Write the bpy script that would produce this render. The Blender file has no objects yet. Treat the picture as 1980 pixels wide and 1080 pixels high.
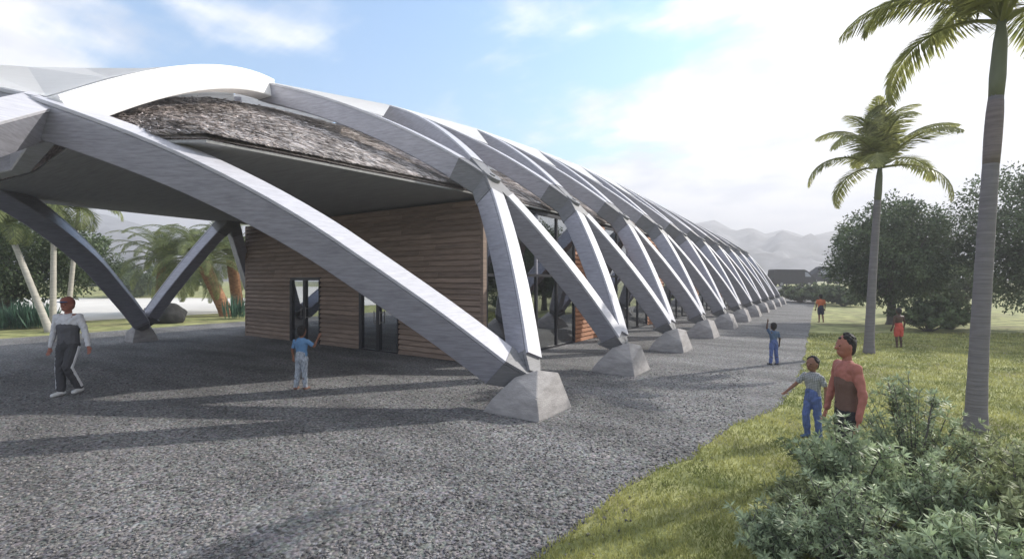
import bpy, bmesh, math, random
import numpy as np
from mathutils import Vector, Matrix, noise
random.seed(7); rng = np.random.default_rng(7)
R = math.radians
sc = bpy.context.scene
C = sc.collection
# ------------------------------------------------------------------ camera
H = 2.2; YAW = 34.0; F = 935.0
cs, sn = math.cos(R(YAW)), math.sin(R(YAW))
cam = bpy.data.cameras.new('camera'); camo = bpy.data.objects.new('camera', cam); C.objects.link(camo)
cam.sensor_width = 36; cam.lens = F/1980*36; cam.clip_end = 5000; cam.clip_start = .05
camo.location = (0, 0, H); camo.rotation_euler = (R(90), 0, R(YAW)); sc.camera = camo
# ------------------------------------------------------------------ light
SUN_EL, SUN_AZ = 31.0, 31.0         # azimuth clockwise from +Y
w = bpy.data.worlds.new('World'); sc.world = w; w.use_nodes = True
nt = w.node_tree; N = nt.nodes; L = nt.links
bg = N['Background']; bg.inputs[1].default_value = .10
sky = N.new('ShaderNodeTexSky'); sky.sky_type = 'NISHITA'; sky.sun_disc = False
sky.sun_elevation = R(SUN_EL); sky.sun_rotation = R(SUN_AZ); sky.dust_density = 1.2; sky.ozone_density = 1.6
def wn(t, **k):
    n = N.new(t)
    for a, b in k.items(): setattr(n, a, b)
    return n
def wmath(op, a, b=None, clamp=False):
    n = wn('ShaderNodeMath', operation=op); n.use_clamp = clamp
    for i, x in enumerate((a, b)):
        if x is None: continue
        if isinstance(x, (int, float)): n.inputs[i].default_value = x
        else: L.new(x, n.inputs[i])
    return n.outputs[0]
tc = wn('ShaderNodeTexCoord'); sep = wn('ShaderNodeSeparateXYZ'); L.new(tc.outputs['Generated'], sep.inputs[0])
# clouds lie on a flat layer high above: project the view direction on that layer
zz = wmath('ADD', wmath('MAXIMUM', sep.outputs[2], 0.0), .16)
px_ = wmath('DIVIDE', sep.outputs[0], zz); py_ = wmath('DIVIDE', sep.outputs[1], zz)
cmb = wn('ShaderNodeCombineXYZ'); L.new(px_, cmb.inputs[0]); L.new(py_, cmb.inputs[1]); cmb.inputs[2].default_value = 3.1
n1 = wn('ShaderNodeTexNoise'); n1.inputs['Scale'].default_value = 1.7; n1.inputs['Detail'].default_value = 10; n1.inputs['Roughness'].default_value = .52
n1.inputs['Distortion'].default_value = .15
L.new(cmb.outputs[0], n1.inputs['Vector'])
# thin streaks of high cirrus
mp = wn('ShaderNodeMapping'); mp.inputs['Rotation'].default_value = (0, 0, R(-30)); mp.inputs['Scale'].default_value = (1.2, 11, 1)
L.new(cmb.outputs[0], mp.inputs[0])
n2 = wn('ShaderNodeTexNoise'); n2.inputs['Scale'].default_value = 2.2; n2.inputs['Detail'].default_value = 7; n2.inputs['Roughness'].default_value = .62
L.new(mp.outputs[0], n2.inputs['Vector'])
# clear patch of sky
dd = Vector((-sn*F + cs*(-190), cs*F + sn*(-190), 500)).normalized()
vm = wn('ShaderNodeVectorMath', operation='DOT_PRODUCT'); L.new(tc.outputs['Generated'], vm.inputs[0]); vm.inputs[1].default_value = dd
clear = wn('ShaderNodeMapRange'); clear.interpolation_type = 'SMOOTHSTEP'
L.new(vm.outputs['Value'], clear.inputs[0]); clear.inputs[1].default_value = .68; clear.inputs[2].default_value = .97
clear.inputs[3].default_value = .40; clear.inputs[4].default_value = -.03
low = wmath('MULTIPLY', wmath('SUBTRACT', .42, sep.outputs[2]), .25)
dens = wmath('ADD', wmath('ADD', n1.outputs[0], clear.outputs[0]), low)
dens = wmath('ADD', dens, wmath('MULTIPLY', wmath('SUBTRACT', n2.outputs[0], .5), .07))
bk = wn('ShaderNodeVectorMath', operation='DOT_PRODUCT'); L.new(tc.outputs['Generated'], bk.inputs[0]); bk.inputs[1].default_value = (-.2, .98, 0)
bkr = wn('ShaderNodeMapRange'); bkr.interpolation_type = 'SMOOTHSTEP'; L.new(bk.outputs['Value'], bkr.inputs[0]); bkr.inputs[1].default_value = -.45; bkr.inputs[2].default_value = .10; bkr.inputs[3].default_value = -.30; bkr.inputs[4].default_value = 0
dens = wmath('ADD', dens, bkr.outputs[0])
cr = wn('ShaderNodeMapRange'); cr.interpolation_type = 'SMOOTHSTEP'
L.new(dens, cr.inputs[0]); cr.inputs[1].default_value = .465; cr.inputs[2].default_value = .69
skb = wn('ShaderNodeMix', data_type='RGBA', blend_type='MULTIPLY'); skb.inputs[0].default_value = 1
L.new(sky.outputs[0], skb.inputs[6]); skb.inputs[7].default_value = (1.15, 1.85, 2.1, 1)
mixc = wn('ShaderNodeMix', data_type='RGBA'); L.new(cr.outputs[0], mixc.inputs[0]); L.new(skb.outputs[2], mixc.inputs[6])
n3 = wn('ShaderNodeTexNoise'); n3.inputs['Scale'].default_value = 3.2; n3.inputs['Detail'].default_value = 8; L.new(cmb.outputs[0], n3.inputs['Vector'])
ccr = wn('ShaderNodeValToRGB'); L.new(n3.outputs[0], ccr.inputs[0]); ccr.color_ramp.elements[0].position = .34; ccr.color_ramp.elements[1].position = .58
ccr.color_ramp.elements[0].color = (.62, .66, .74, 1); ccr.color_ramp.elements[1].color = (.96, .96, .97, 1)
ccm = wn('ShaderNodeVectorMath', operation='SCALE'); L.new(ccr.outputs[0], ccm.inputs[0]); ccm.inputs['Scale'].default_value = 10.4; L.new(ccm.outputs[0], mixc.inputs[7])
L.new(mixc.outputs[2], bg.inputs[0])
sd = Vector((math.sin(R(SUN_AZ))*math.cos(R(SUN_EL)), math.cos(R(SUN_AZ))*math.cos(R(SUN_EL)), math.sin(R(SUN_EL))))
sl = bpy.data.lights.new('sun', 'SUN'); sl.energy = 5.0; sl.angle = R(.8); sl.color = (1, .95, .87)
so = bpy.data.objects.new('sun', sl); C.objects.link(so); so.rotation_euler = sd.to_track_quat('Z', 'Y').to_euler(); so.location = (0, 0, 40)
sc.view_settings.view_transform = 'Standard'; sc.view_settings.look = 'None'; sc.view_settings.exposure = .55; sc.view_settings.gamma = 1
# ------------------------------------------------------------------ helpers
def at(u, v, z=0.0):
    d = F*(H-z)/(v-540); r = (u-990)/F*d
    return Vector((r*cs - d*sn, r*sn + d*cs, z))
def atd(u, d, z=0.0):
    r = (u-990)/F*d
    return Vector((r*cs - d*sn, r*sn + d*cs, z))
def mat(name, col, rough=.7, var=.12, scale=4.0, stretch=(1, 1, 1), bump=0.0, bscale=None, metal=0, spec=.4, col2=None, coord='Object', transl=0, island=0, detail=5):
    m = bpy.data.materials.new(name); m.use_nodes = True
    t = m.node_tree; n = t.nodes; l = t.links; p = n['Principled BSDF']
    p.inputs['Roughness'].default_value = rough; p.inputs['Metallic'].default_value = metal
    p.inputs['Specular IOR Level'].default_value = spec
    c = n.new('ShaderNodeTexCoord'); mp = n.new('ShaderNodeMapping'); mp.inputs['Scale'].default_value = stretch
    l.new(c.outputs[coord], mp.inputs[0])
    no = n.new('ShaderNodeTexNoise'); no.inputs['Scale'].default_value = scale; no.inputs['Detail'].default_value = detail; no.inputs['Roughness'].default_value = .65
    l.new(mp.outputs[0], no.inputs['Vector'])
    ra = n.new('ShaderNodeValToRGB'); l.new(no.outputs[0], ra.inputs[0])
    ra.color_ramp.elements[0].position = .33; ra.color_ramp.elements[1].position = .67
    a = [x*(1-var) for x in col]; b = [min(1, x*(1+var)) for x in (col2 or col)]
    ra.color_ramp.elements[0].color = (*a, 1); ra.color_ramp.elements[1].color = (*b, 1)
    out = ra.outputs[0]
    if island:
        g = n.new('ShaderNodeNewGeometry'); hs = n.new('ShaderNodeHueSaturation')
        mr = n.new('ShaderNodeMapRange'); l.new(g.outputs['Random Per Island'], mr.inputs[0]); mr.inputs[3].default_value = 1-island; mr.inputs[4].default_value = 1+island
        l.new(mr.outputs[0], hs.inputs['Value']); l.new(out, hs.inputs['Color']); out = hs.outputs[0]
    l.new(out, p.inputs['Base Color'])
    if bump:
        b2 = n.new('ShaderNodeTexNoise'); b2.inputs['Scale'].default_value = bscale or scale*3; b2.inputs['Detail'].default_value = 6
        l.new(mp.outputs[0], b2.inputs['Vector'])
        bp = n.new('ShaderNodeBump'); bp.inputs['Strength'].default_value = bump; bp.inputs['Distance'].default_value = .03
        l.new(b2.outputs[0], bp.inputs['Height']); l.new(bp.outputs[0], p.inputs['Normal'])
    if transl:
        tr = n.new('ShaderNodeBsdfTranslucent'); l.new(out, tr.inputs[0]); mx = n.new('ShaderNodeMixShader'); mx.inputs[0].default_value = transl
        l.new(p.outputs[0], mx.inputs[1]); l.new(tr.outputs[0], mx.inputs[2]); l.new(mx.outputs[0], n['Material Output'].inputs[0])
    return m
M = {}
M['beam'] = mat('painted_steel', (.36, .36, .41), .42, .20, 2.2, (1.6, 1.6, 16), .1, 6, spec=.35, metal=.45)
M['cap'] = mat('pale_lit_flange', (.50, .50, .545), .45, .12, 2.2, (1.6, 1.6, 16), .05, 6, spec=.4)  # paler outer flange; sunlit brightness of the beam tops is put into this colour
M['joint'] = mat('dark_steel', (.19, .19, .20), .55, .18, 2.5, (1.6, 1.6, 16), .1, 12)
M['concrete'] = mat('cast_concrete', (.31, .295, .29), .85, .2, 3.5, (1, 1, 3), .35, 25)
M['shell'] = mat('white_membrane', (.90, .90, .90), .6, .03, 2, (1, 1, 12), .05)
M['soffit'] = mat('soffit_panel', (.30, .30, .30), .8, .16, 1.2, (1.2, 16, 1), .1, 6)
M['thatch'] = mat('thatch', (.34, .29, .27), .95, .3, 2.2, (2.2, 11, 2.2), 1.0, 4, col2=(.55, .50, .47))
M['wood'] = mat('timber_siding', (.27, .20, .16), .7, .25, 1.5, (1.3, 1.3, 16), .25, 6, island=.22)
M['orange'] = mat('sunlit_orange_timber', (.34, .155, .08), .65, .28, 1.5, (1.3, 1.3, 16), .25, 6)  # side-wall boards: warm sunlight on the timber is put into the colour
M['frame'] = mat('dark_aluminium', (.03, .03, .035), .4, .1, 4)
M['floor'] = mat('interior_floor', (.22, .21, .20), .5, .1, 3)
M['path'] = None
def grav():
    m = mat('gravel', (.056, .050, .058), .95, .30, 26, (1, 1, 1), .9, 60, col2=(.185, .165, .168))
    t = m.node_tree; n = t.nodes; l = t.links; p = n['Principled BSDF']
    c = n['Texture Coordinate']
    vo = n.new('ShaderNodeTexVoronoi'); vo.inputs['Scale'].default_value = 26; l.new(c.outputs['Object'], vo.inputs['Vector'])
    big = n.new('ShaderNodeTexNoise'); big.inputs['Scale'].default_value = .55; big.inputs['Detail'].default_value = 5
    mp = n.new('ShaderNodeMapping'); mp.inputs['Scale'].default_value = (.6, 1.8, 1); mp.inputs['Rotation'].default_value = (0, 0, R(-20)); l.new(c.outputs['Object'], mp.inputs[0]); l.new(mp.outputs[0], big.inputs['Vector'])
    old = p.inputs['Base Color'].links[0].from_socket
    m1 = n.new('ShaderNodeMix'); m1.data_type = 'RGBA'; m1.blend_type = 'OVERLAY'; m1.inputs[0].default_value = .75
    l.new(old, m1.inputs[6]); l.new(vo.outputs['Color'], m1.inputs[7])
    hs = n.new('ShaderNodeHueSaturation'); hs.inputs['Saturation'].default_value = .14; l.new(m1.outputs[2], hs.inputs['Color'])
    mr = n.new('ShaderNodeMapRange'); mr.inputs[1].default_value = .3; mr.inputs[2].default_value = .7; mr.inputs[3].default_value = .52; mr.inputs[4].default_value = 1.12
    l.new(big.outputs[0], mr.inputs[0]); l.new(mr.outputs[0], hs.inputs['Value'])
    l.new(hs.outputs[0], p.inputs['Base Color'])
    bp = n['Bump']; l.new(vo.outputs['Distance'], bp.inputs['Height']); bp.inputs['Strength'].default_value = .8; bp.inputs['Distance'].default_value = .02; bp.invert = True
    return m
M['gravel'] = grav()
M['grass'] = mat('grass_ground', (.14, .175, .06), .95, .3, 1.3, (1, 1, 1), .5, 40, col2=(.33, .33, .14))
def lawn_patches():
    m = M['grass']; n = m.node_tree.nodes; l = m.node_tree.links; p = n['Principled BSDF']; old = p.inputs['Base Color'].links[0].from_socket
    no = n.new('ShaderNodeTexNoise'); no.inputs['Scale'].default_value = .55; no.inputs['Detail'].default_value = 8; l.new(n['Texture Coordinate'].outputs['Object'], no.inputs['Vector'])
    mr = n.new('ShaderNodeMapRange'); l.new(no.outputs[0], mr.inputs[0]); mr.inputs[1].default_value = .50; mr.inputs[2].default_value = .72; mr.inputs[3].default_value = 0; mr.inputs[4].default_value = .8
    mx = n.new('ShaderNodeMix'); mx.data_type = 'RGBA'; l.new(mr.outputs[0], mx.inputs[0]); l.new(old, mx.inputs[6]); mx.inputs[7].default_value = (.20, .17, .10, 1); l.new(mx.outputs[2], p.inputs['Base Color'])
lawn_patches()
M['blade'] = mat('grass_blade', (.18, .225, .07), .7, .25, .8, col2=(.38, .37, .14), transl=.35, island=.25)
M['hill'] = mat('hill_ground', (.03, .038, .04), .95, .5, .03, (1, 1, 2), .0, col2=(.19, .19, .20), detail=12)
M['pale'] = mat('pale_sand', (.62, .60, .56), .95, .15, .06)
M['leaf'] = mat('tree_leaf', (.055, .085, .045), .6, .3, .6, col2=(.12, .16, .08), transl=.3, island=.35)
M['leaf2'] = mat('shrub_leaf', (.20, .26, .15), .5, .25, 1.5, col2=(.45, .53, .33), transl=.3, island=.35)
M['leaf5'] = mat('shrub_leaf_yellowish', (.21, .24, .12), .55, .25, 1.5, col2=(.44, .48, .26), transl=.3, island=.4)
M['leaf6'] = mat('shrub_leaf_dull', (.16, .21, .13), .55, .25, 1.5, col2=(.36, .43, .27), transl=.3, island=.4)
M['leaf3'] = mat('reed_leaf', (.05, .12, .08), .5, .25, 1.5, col2=(.09, .17, .12), transl=.3, island=.3)
M['leaf4'] = mat('hedge_leaf', (.06, .09, .04), .6, .3, 1.0, col2=(.12, .16, .07), transl=.3, island=.3)
M['palm'] = mat('palm_leaf', (.17, .20, .06), .5, .25, 1, col2=(.38, .38, .16), transl=.55, island=.25)
M['dpalm'] = mat('date_palm_leaf', (.10, .14, .05), .55, .2, 1, col2=(.26, .29, .12), transl=.45, island=.3)
M['bark'] = mat('grey_bark', (.13, .12, .115), .9, .25, 3, (1, 1, 6), .6, 9)
M['palmbark'] = mat('palm_bark', (.17, .16, .17), .9, .22, 2.2, (1, 1, 14), .5, 3)
M['rust'] = mat('rust_bark', (.24, .10, .055), .95, .4, 5, (1, 1, 4), .8, 8, col2=(.34, .19, .11))
M['palebark'] = mat('pale_bark', (.42, .40, .35), .8, .2, 2, (1, 1, 10), .3, 5)
M['shaft'] = mat('green_crownshaft', (.13, .145, .095), .6, .15, 3, (1, 1, .5))
M['redshaft'] = mat('reddish_crownshaft', (.165, .14, .14), .8, .25, 3, (1, 1, 10), .2)
M['rock'] = mat('rock', (.03, .03, .03), .9, .3, 3, bump=.6)
def pmat(name, col, rough=.8, v=.08): return mat(name, col, rough, v, 14, bump=.15, bscale=60, detail=3)
M['glass'] = bpy.data.materials.new('window_glass'); M['glass'].use_nodes = True
def glassmat(m, refl, tint):
    n = m.node_tree.nodes; l = m.node_tree.links; n.remove(n['Principled BSDF'])
    g = n.new('ShaderNodeBsdfGlossy'); g.inputs['Roughness'].default_value = .015; g.inputs[0].default_value = (.9, .93, .95, 1)
    t = n.new('ShaderNodeBsdfTransparent'); t.inputs[0].default_value = (*tint, 1)
    no = n.new('ShaderNodeTexNoise'); no.inputs['Scale'].default_value = 1.5; bp = n.new('ShaderNodeBump'); bp.inputs['Strength'].default_value = .03
    l.new(no.outputs[0], bp.inputs['Height']); l.new(bp.outputs[0], g.inputs['Normal'])
    fr = n.new('ShaderNodeFresnel'); fr.inputs[0].default_value = 1.5
    ad = n.new('ShaderNodeMath'); ad.operation = 'ADD'; ad.use_clamp = True; l.new(fr.outputs[0], ad.inputs[0]); ad.inputs[1].default_value = refl
    mx = n.new('ShaderNodeMixShader'); l.new(ad.outputs[0], mx.inputs[0]); l.new(t.outputs[0], mx.inputs[1]); l.new(g.outputs[0], mx.inputs[2])
    l.new(mx.outputs[0], n['Material Output'].inputs[0])
glassmat(M['glass'], .34, (.8, .82, .85))
M['mirror'] = bpy.data.materials.new('reflective_glass'); M['mirror'].use_nodes = True; glassmat(M['mirror'], .55, (.5, .52, .55))
M['curtain'] = mat('grey_curtain', (.30, .30, .31), .8, .35, 3, (14, 14, .6))

def tag(o, label=None, cat=None, group=None, kind=None):
    if label: o['label'] = label
    if cat: o['category'] = cat
    if group: o['group'] = group
    if kind: o['kind'] = kind
    return o
def empty(name, loc, rz=0, **k):
    o = bpy.data.objects.new(name, None); C.objects.link(o); o.location = loc; o.rotation_euler = (0, 0, rz); o.empty_display_size = .2
    return tag(o, **k)
def link(name, me, m, parent=None, smooth=False):
    if m is not None: me.materials.append(m)
    if smooth:
        me.polygons.foreach_set('use_smooth', [True]*len(me.polygons))
    o = bpy.data.objects.new(name, me); C.objects.link(o)
    if parent: o.parent = parent
    return o
def bmobj(name, bm, m, parent=None, smooth=False):
    me = bpy.data.meshes.new(name); bmesh.ops.recalc_face_normals(bm, faces=bm.faces); bm.to_mesh(me); bm.free()
    return link(name, me, m, parent, smooth)
def box(bm, x0, x1, y0, y1, z0, z1):
    v = [bm.verts.new(p) for p in ((x0,y0,z0),(x1,y0,z0),(x1,y1,z0),(x0,y1,z0),(x0,y0,z1),(x1,y0,z1),(x1,y1,z1),(x0,y1,z1))]
    for f in ((0,3,2,1),(4,5,6,7),(0,1,5,4),(1,2,6,5),(2,3,7,6),(3,0,4,7)): bm.faces.new([v[i] for i in f])
def obox(name, m, parent, *b, bevel=0):
    bm = bmesh.new(); box(bm, *b)
    if bevel: bmesh.ops.bevel(bm, geom=bm.edges[:], offset=bevel, segments=2, affect='EDGES')
    return bmobj(name, bm, m, parent)
def tube(bm, pts, rad, seg=10, caps=True):
    rings = []; n = len(pts); up = Vector((.3, .2, 1)).normalized()
    for i, p in enumerate(pts):
        p = Vector(p); t = (Vector(pts[min(i+1, n-1)]) - Vector(pts[max(i-1, 0)])).normalized()
        a = t.cross(up)
        if a.length < .05: a = t.cross(Vector((1, 0, 0)))
        a.normalize(); b = t.cross(a)
        r = rad[i] if hasattr(rad, '__len__') else rad
        rings.append([bm.verts.new(p + a*math.cos(k*2*math.pi/seg)*r + b*math.sin(k*2*math.pi/seg)*r) for k in range(seg)])
    for i in range(n-1):
        for k in range(seg): bm.faces.new((rings[i][k], rings[i][(k+1) % seg], rings[i+1][(k+1) % seg], rings[i+1][k]))
    if caps: bm.faces.new(rings[0][::-1]); bm.faces.new(rings[-1])
def sweep(bm, pts, U, w, h, lift=0.0, ch=.02, w1=None, h1=None):
    """rectangular member; pts = centre line of its outer face, U = outward direction per point"""
    n = len(pts); rings = []
    for i, p in enumerate(pts):
        p = Vector(p); t = (Vector(pts[min(i+1, n-1)]) - Vector(pts[max(i-1, 0)])).normalized()
        u = Vector(U[i] if isinstance(U, list) else U); u = (u - t*u.dot(t)).normalized(); s = t.cross(u)
        f = i/(n-1); ww = (w + ((w1 if w1 else w)-w)*f)/2; hh = h + ((h1 if h1 else h)-h)*f
        g1, g2, gd = lift-.05, lift-.07, .022
        sec = [(-ww+.004, lift), (ww-.004, lift), (ww, lift-.006), (ww, g1), (ww-gd, g1), (ww-gd, g2), (ww-.006, g2), (ww-.006, -hh+ch), (ww-.006-ch, -hh), (-ww+.006+ch, -hh), (-ww+.006, -hh+ch), (-ww+.006, g2), (-ww+gd, g2), (-ww+gd, g1), (-ww, g1), (-ww, lift-.006)]
        rings.append([bm.verts.new(p + s*a + u*b) for a, b in sec])
    for i in range(n-1):
        for k in range(16):
            fc = bm.faces.new((rings[i][k], rings[i][(k+1) % 16], rings[i+1][(k+1) % 16], rings[i+1][k]))
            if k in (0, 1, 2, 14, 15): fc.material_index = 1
    bm.faces.new(rings[0][::-1]); bm.faces.new(rings[-1])
def leaf_mesh(name, P, D, Nn, ln, wd, fold=0.0):
    """rhombic leaves: base P, unit direction D, normal Nn; one closed sheet per leaf"""
    n = len(P); S = np.cross(D, Nn); S /= np.linalg.norm(S, axis=1, keepdims=True)+1e-9
    ln = np.asarray(ln).reshape(-1, 1); wd = np.asarray(wd).reshape(-1, 1)
    v = np.empty((n, 4, 3)); v[:, 0] = P; v[:, 1] = P + D*ln*.45 + S*wd*.5; v[:, 2] = P + D*ln; v[:, 3] = P + D*ln*.45 - S*wd*.5
    me = bpy.data.meshes.new(name); me.vertices.add(n*4); me.vertices.foreach_set('co', v.reshape(-1))
    me.loops.add(n*4); me.loops.foreach_set('vertex_index', np.arange(n*4, dtype=np.int32))
    me.polygons.add(n); me.polygons.foreach_set('loop_start', np.arange(0, n*4, 4, dtype=np.int32)); me.polygons.foreach_set('loop_total', np.full(n, 4, dtype=np.int32))
    me.update(); me.validate(); return me
def unit(a): return a/(np.linalg.norm(a, axis=1, keepdims=True)+1e-9)
unit_ = unit
# ------------------------------------------------------------------ ground
def gz(x, y):
    d = -sn*x + cs*y
    t = min(1, max(0, (d-56)/16)); t = t*t*(3-2*t)
    return 1.15*t
def axis(lo, hi, fine0, fine1, step, grow=1.35):
    a = list(np.arange(fine0, fine1+.01, step)); s = step; x = fine1
    while x < hi: s *= grow; x += s; a.append(x)
    s = step; x = fine0
    while x > lo: s *= grow; x -= s; a.insert(0, x)
    return a
def grid(xs, ys, zf):
    bm = bmesh.new(); V = [[bm.verts.new((x, y, zf(x, y))) for x in xs] for y in ys]
    for j in range(len(ys)-1):
        for i in range(len(xs)-1): bm.faces.new((V[j][i], V[j][i+1], V[j+1][i+1], V[j+1][i]))
    return bm
tag(bmobj('ground', grid(axis(-1600, 1600, -80, 80, 4), axis(-300, 1800, -10, 110, 4), gz), M['grass'], smooth=True), kind='structure')
def edge_r(y):
    pts = [(-30, -2.4), (2, -2.1), (3.3, -1.95), (4.9, -1.87), (6.3, -1.5), (7.6, -1.35), (9.3, -.87), (11.6, -.7), (15, -.75), (24, -1.0), (40, -1.5), (62, -2), (80, -2.5)]
    x = np.interp(y, [p[0] for p in pts], [p[1] for p in pts])
    return float(x) + .10*noise.noise(Vector((0, y*1.7, 3))) + .05*noise.noise(Vector((2, y*6.1, 3)))
def edge_l(y): return -25.8 + .25*noise.noise(Vector((5, y*.5, 0)))
bm = bmesh.new(); prev = None
for y in list(np.arange(-30, 1, 2.)) + list(np.arange(1, 20, .12)) + list(np.arange(20, 84, .6)):
    y = float(y); a, b = edge_l(y), edge_r(y)
    row = [bm.verts.new((a+(b-a)*t, y, gz(a+(b-a)*t, y)+.006)) for t in np.linspace(0, 1, 12)]
    if prev:
        for i in range(11): bm.faces.new((prev[i], prev[i+1], row[i+1], row[i]))
    prev = row
tag(bmobj('path', bm, M['gravel']), kind='structure')
# pale open ground far on the left and hills all round
tag(bmobj('dry_lake_bed', grid(axis(-420, -44, -200, -60, 20), axis(-60, 300, 0, 100, 12), lambda x, y: .02 + .00), M['pale']), kind='structure')
prof = [(-900, 400), (-300, 395), (0, 395), (200, 400), (300, 430), (420, 447), (700, 420), (1000, 430), (1290, 405), (1340, 420), (1382, 412), (1420, 434), (1452, 427), (1480, 440), (1515, 431), (1560, 446), (1620, 432), (1700, 405), (1780, 404), (1830, 392), (1885, 383), (1980, 395), (2300, 380), (3200, 400)]
def hillbm(d0, d1, nd, us, sc_, seed):
    bm = bmesh.new(); rows = []
    for k in range(nd):
        f = k/(nd-1); dist = d0 + (d1-d0)*f; row = []
        for u in us:
            v = np.interp(u, [p[0] for p in prof], [p[1] for p in prof])
            hp = (540-v)/F*d1*.96*sc_
            s = f**1.25
            p = atd(u, dist)
            nz = noise.fractal(Vector((p.x*.012, p.y*.012, seed)), .9, 2.1, 6)
            z = -3 + hp*s + nz*26*math.sin(math.pi*min(1, f*1.0))
            row.append(bm.verts.new((p.x, p.y, z)))
        rows.append(row)
    last = [bm.verts.new((v.co.x*1.25, v.co.y*1.25, -6)) for v in rows[-1]]; rows.append(last)
    for j in range(len(rows)-1):
        for i in range(len(us)-1): bm.faces.new((rows[j][i], rows[j][i+1], rows[j+1][i+1], rows[j+1][i]))
    return bm
tag(bmobj('hills', hillbm(230, 620, 34, list(np.arange(-1600, 3600, 11.)), 1.0, 1), M['hill'], smooth=True), kind='structure')

# ------------------------------------------------------------------ pavilion
XC = -13.45
FX, FY0, DY = -4.20, 7.0, 4.2
NXs = [-12.6, -12.5, -12.15, -11.8, -11.65, -11.6, -11.65, -11.8, -12.1, -12.5, -12.6]
NZs = [7.42, 8.03, 8.27, 8.30, 8.36, 8.32, 8.2, 8.1, 7.98, 7.85, 7.4]
NF = 11
def foot(j): return Vector((FX, FY0+DY*j, .66))
def knee(j): return Vector((-6.7, FY0+DY*(j+.5), 4.62))
def crown(j): return Vector((NXs[j], FY0+DY*j, NZs[j]))
def bez(a, c, b, n): return [a*(1-t)**2 + c*2*t*(1-t) + b*t*t for t in [i/(n-1) for i in range(n)]]
def mir0(p): return Vector((2*XC-p.x, p.y, p.z))
def mir(p): return Vector((2*XC-p.x + max(0, p.x-XC-3)*.30, p.y, p.z))
def outward(p): return Vector((p.x-XC, 0, (p.z+3.2)*1.15)) 
pav = empty('pavilion', (XC, FY0, 0), label='long vaulted pavilion with pale crossed arch ribs, thatched roof and timber walls', cat='building')
PINV = Matrix.Translation((-XC, -FY0, 0))
def pobj(name, bm, m, smooth=False, parent=pav):
    if parent is pav: bm.transform(PINV)
    return bmobj(name, bm, m, parent, smooth)
def member(name, pts, w=.40, h=.70, m='beam', parent=pav, Uf=None, **k):
    bm = bmesh.new(); sweep(bm, pts, [(Uf or outward_of(pts))(p) if callable(Uf) or Uf is None else Uf for p in pts], w, h, **k)
    o = pobj(name, bm, M[m], parent=parent)
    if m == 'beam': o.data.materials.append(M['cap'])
    else: o.data.materials.append(M[m])
    return o
def outward_of(pts):
    # outward direction perpendicular to the slope seen along the ridge
    a, b = pts[0], pts[-1]; sg = 1 if (a.x+b.x)/2 > XC else -1
    def f(p):
        i = min(range(len(pts)), key=lambda q: (pts[q]-p).length)
        t = pts[min(i+1, len(pts)-1)] - pts[max(i-1, 0)]
        dx, dz = t.x, t.z
        if dx*sg > 0: dx, dz = -dx, -dz
        return Vector((sg*abs(dz), 0, abs(dx))).normalized()
    return f
def part_pts(pts, a, b, n=None):
    """piece of a polyline between arc-length fractions"""
    ds = [0]
    for i in range(1, len(pts)): ds.append(ds[-1] + (pts[i]-pts[i-1]).length)
    T = ds[-1]; n = n or max(3, int(len(pts)*(b-a))+2); out = []
    for k in range(n):
        s = (a + (b-a)*k/(n-1))*T; i = 0
        while i < len(pts)-2 and ds[i+1] < s: i += 1
        f = (s-ds[i])/max(1e-6, ds[i+1]-ds[i]); out.append(pts[i].lerp(pts[i+1], f))
    return out
def strut_path(f, k):
    c = (f+k)/2; c = c + Vector((.22 if f.x > XC else -.22, 0, .20))
    return bez(f, c, k, 9)
def roof_path(k, n):
    c = Vector((-9.15 if k.x > XC else mir(Vector((-9.15, 0, 0))).x, (k.y+n.y)/2, .5*(k.z+n.z)+.42)); return bez(k, c, n, 13)
def L_(pts): return sum((pts[i+1]-pts[i]).length for i in range(len(pts)-1))
fr = [(0, .60), (.07, .70), (.43, 1.09), (.89, 1.61), (1.6, 2.32), (2.27, 2.98), (2.98, 3.56), (3.6, 3.99), (4.17, 4.34), (4.75, 4.63), (5.2, 4.84), (5.5, 4.97)]
tz = np.linspace(.28, 5.5, 22); zs = np.interp(tz, [a for a, b in fr], [b for a, b in fr])
for _ in range(2): zs[1:-1] = (zs[:-2]+zs[1:-1]*2+zs[2:])/4
front = [Vector((-4.5-t+.22*max(0, 1-t/2), 7.0-.884*t, z)) for t, z in zip(tz, zs)]
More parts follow.
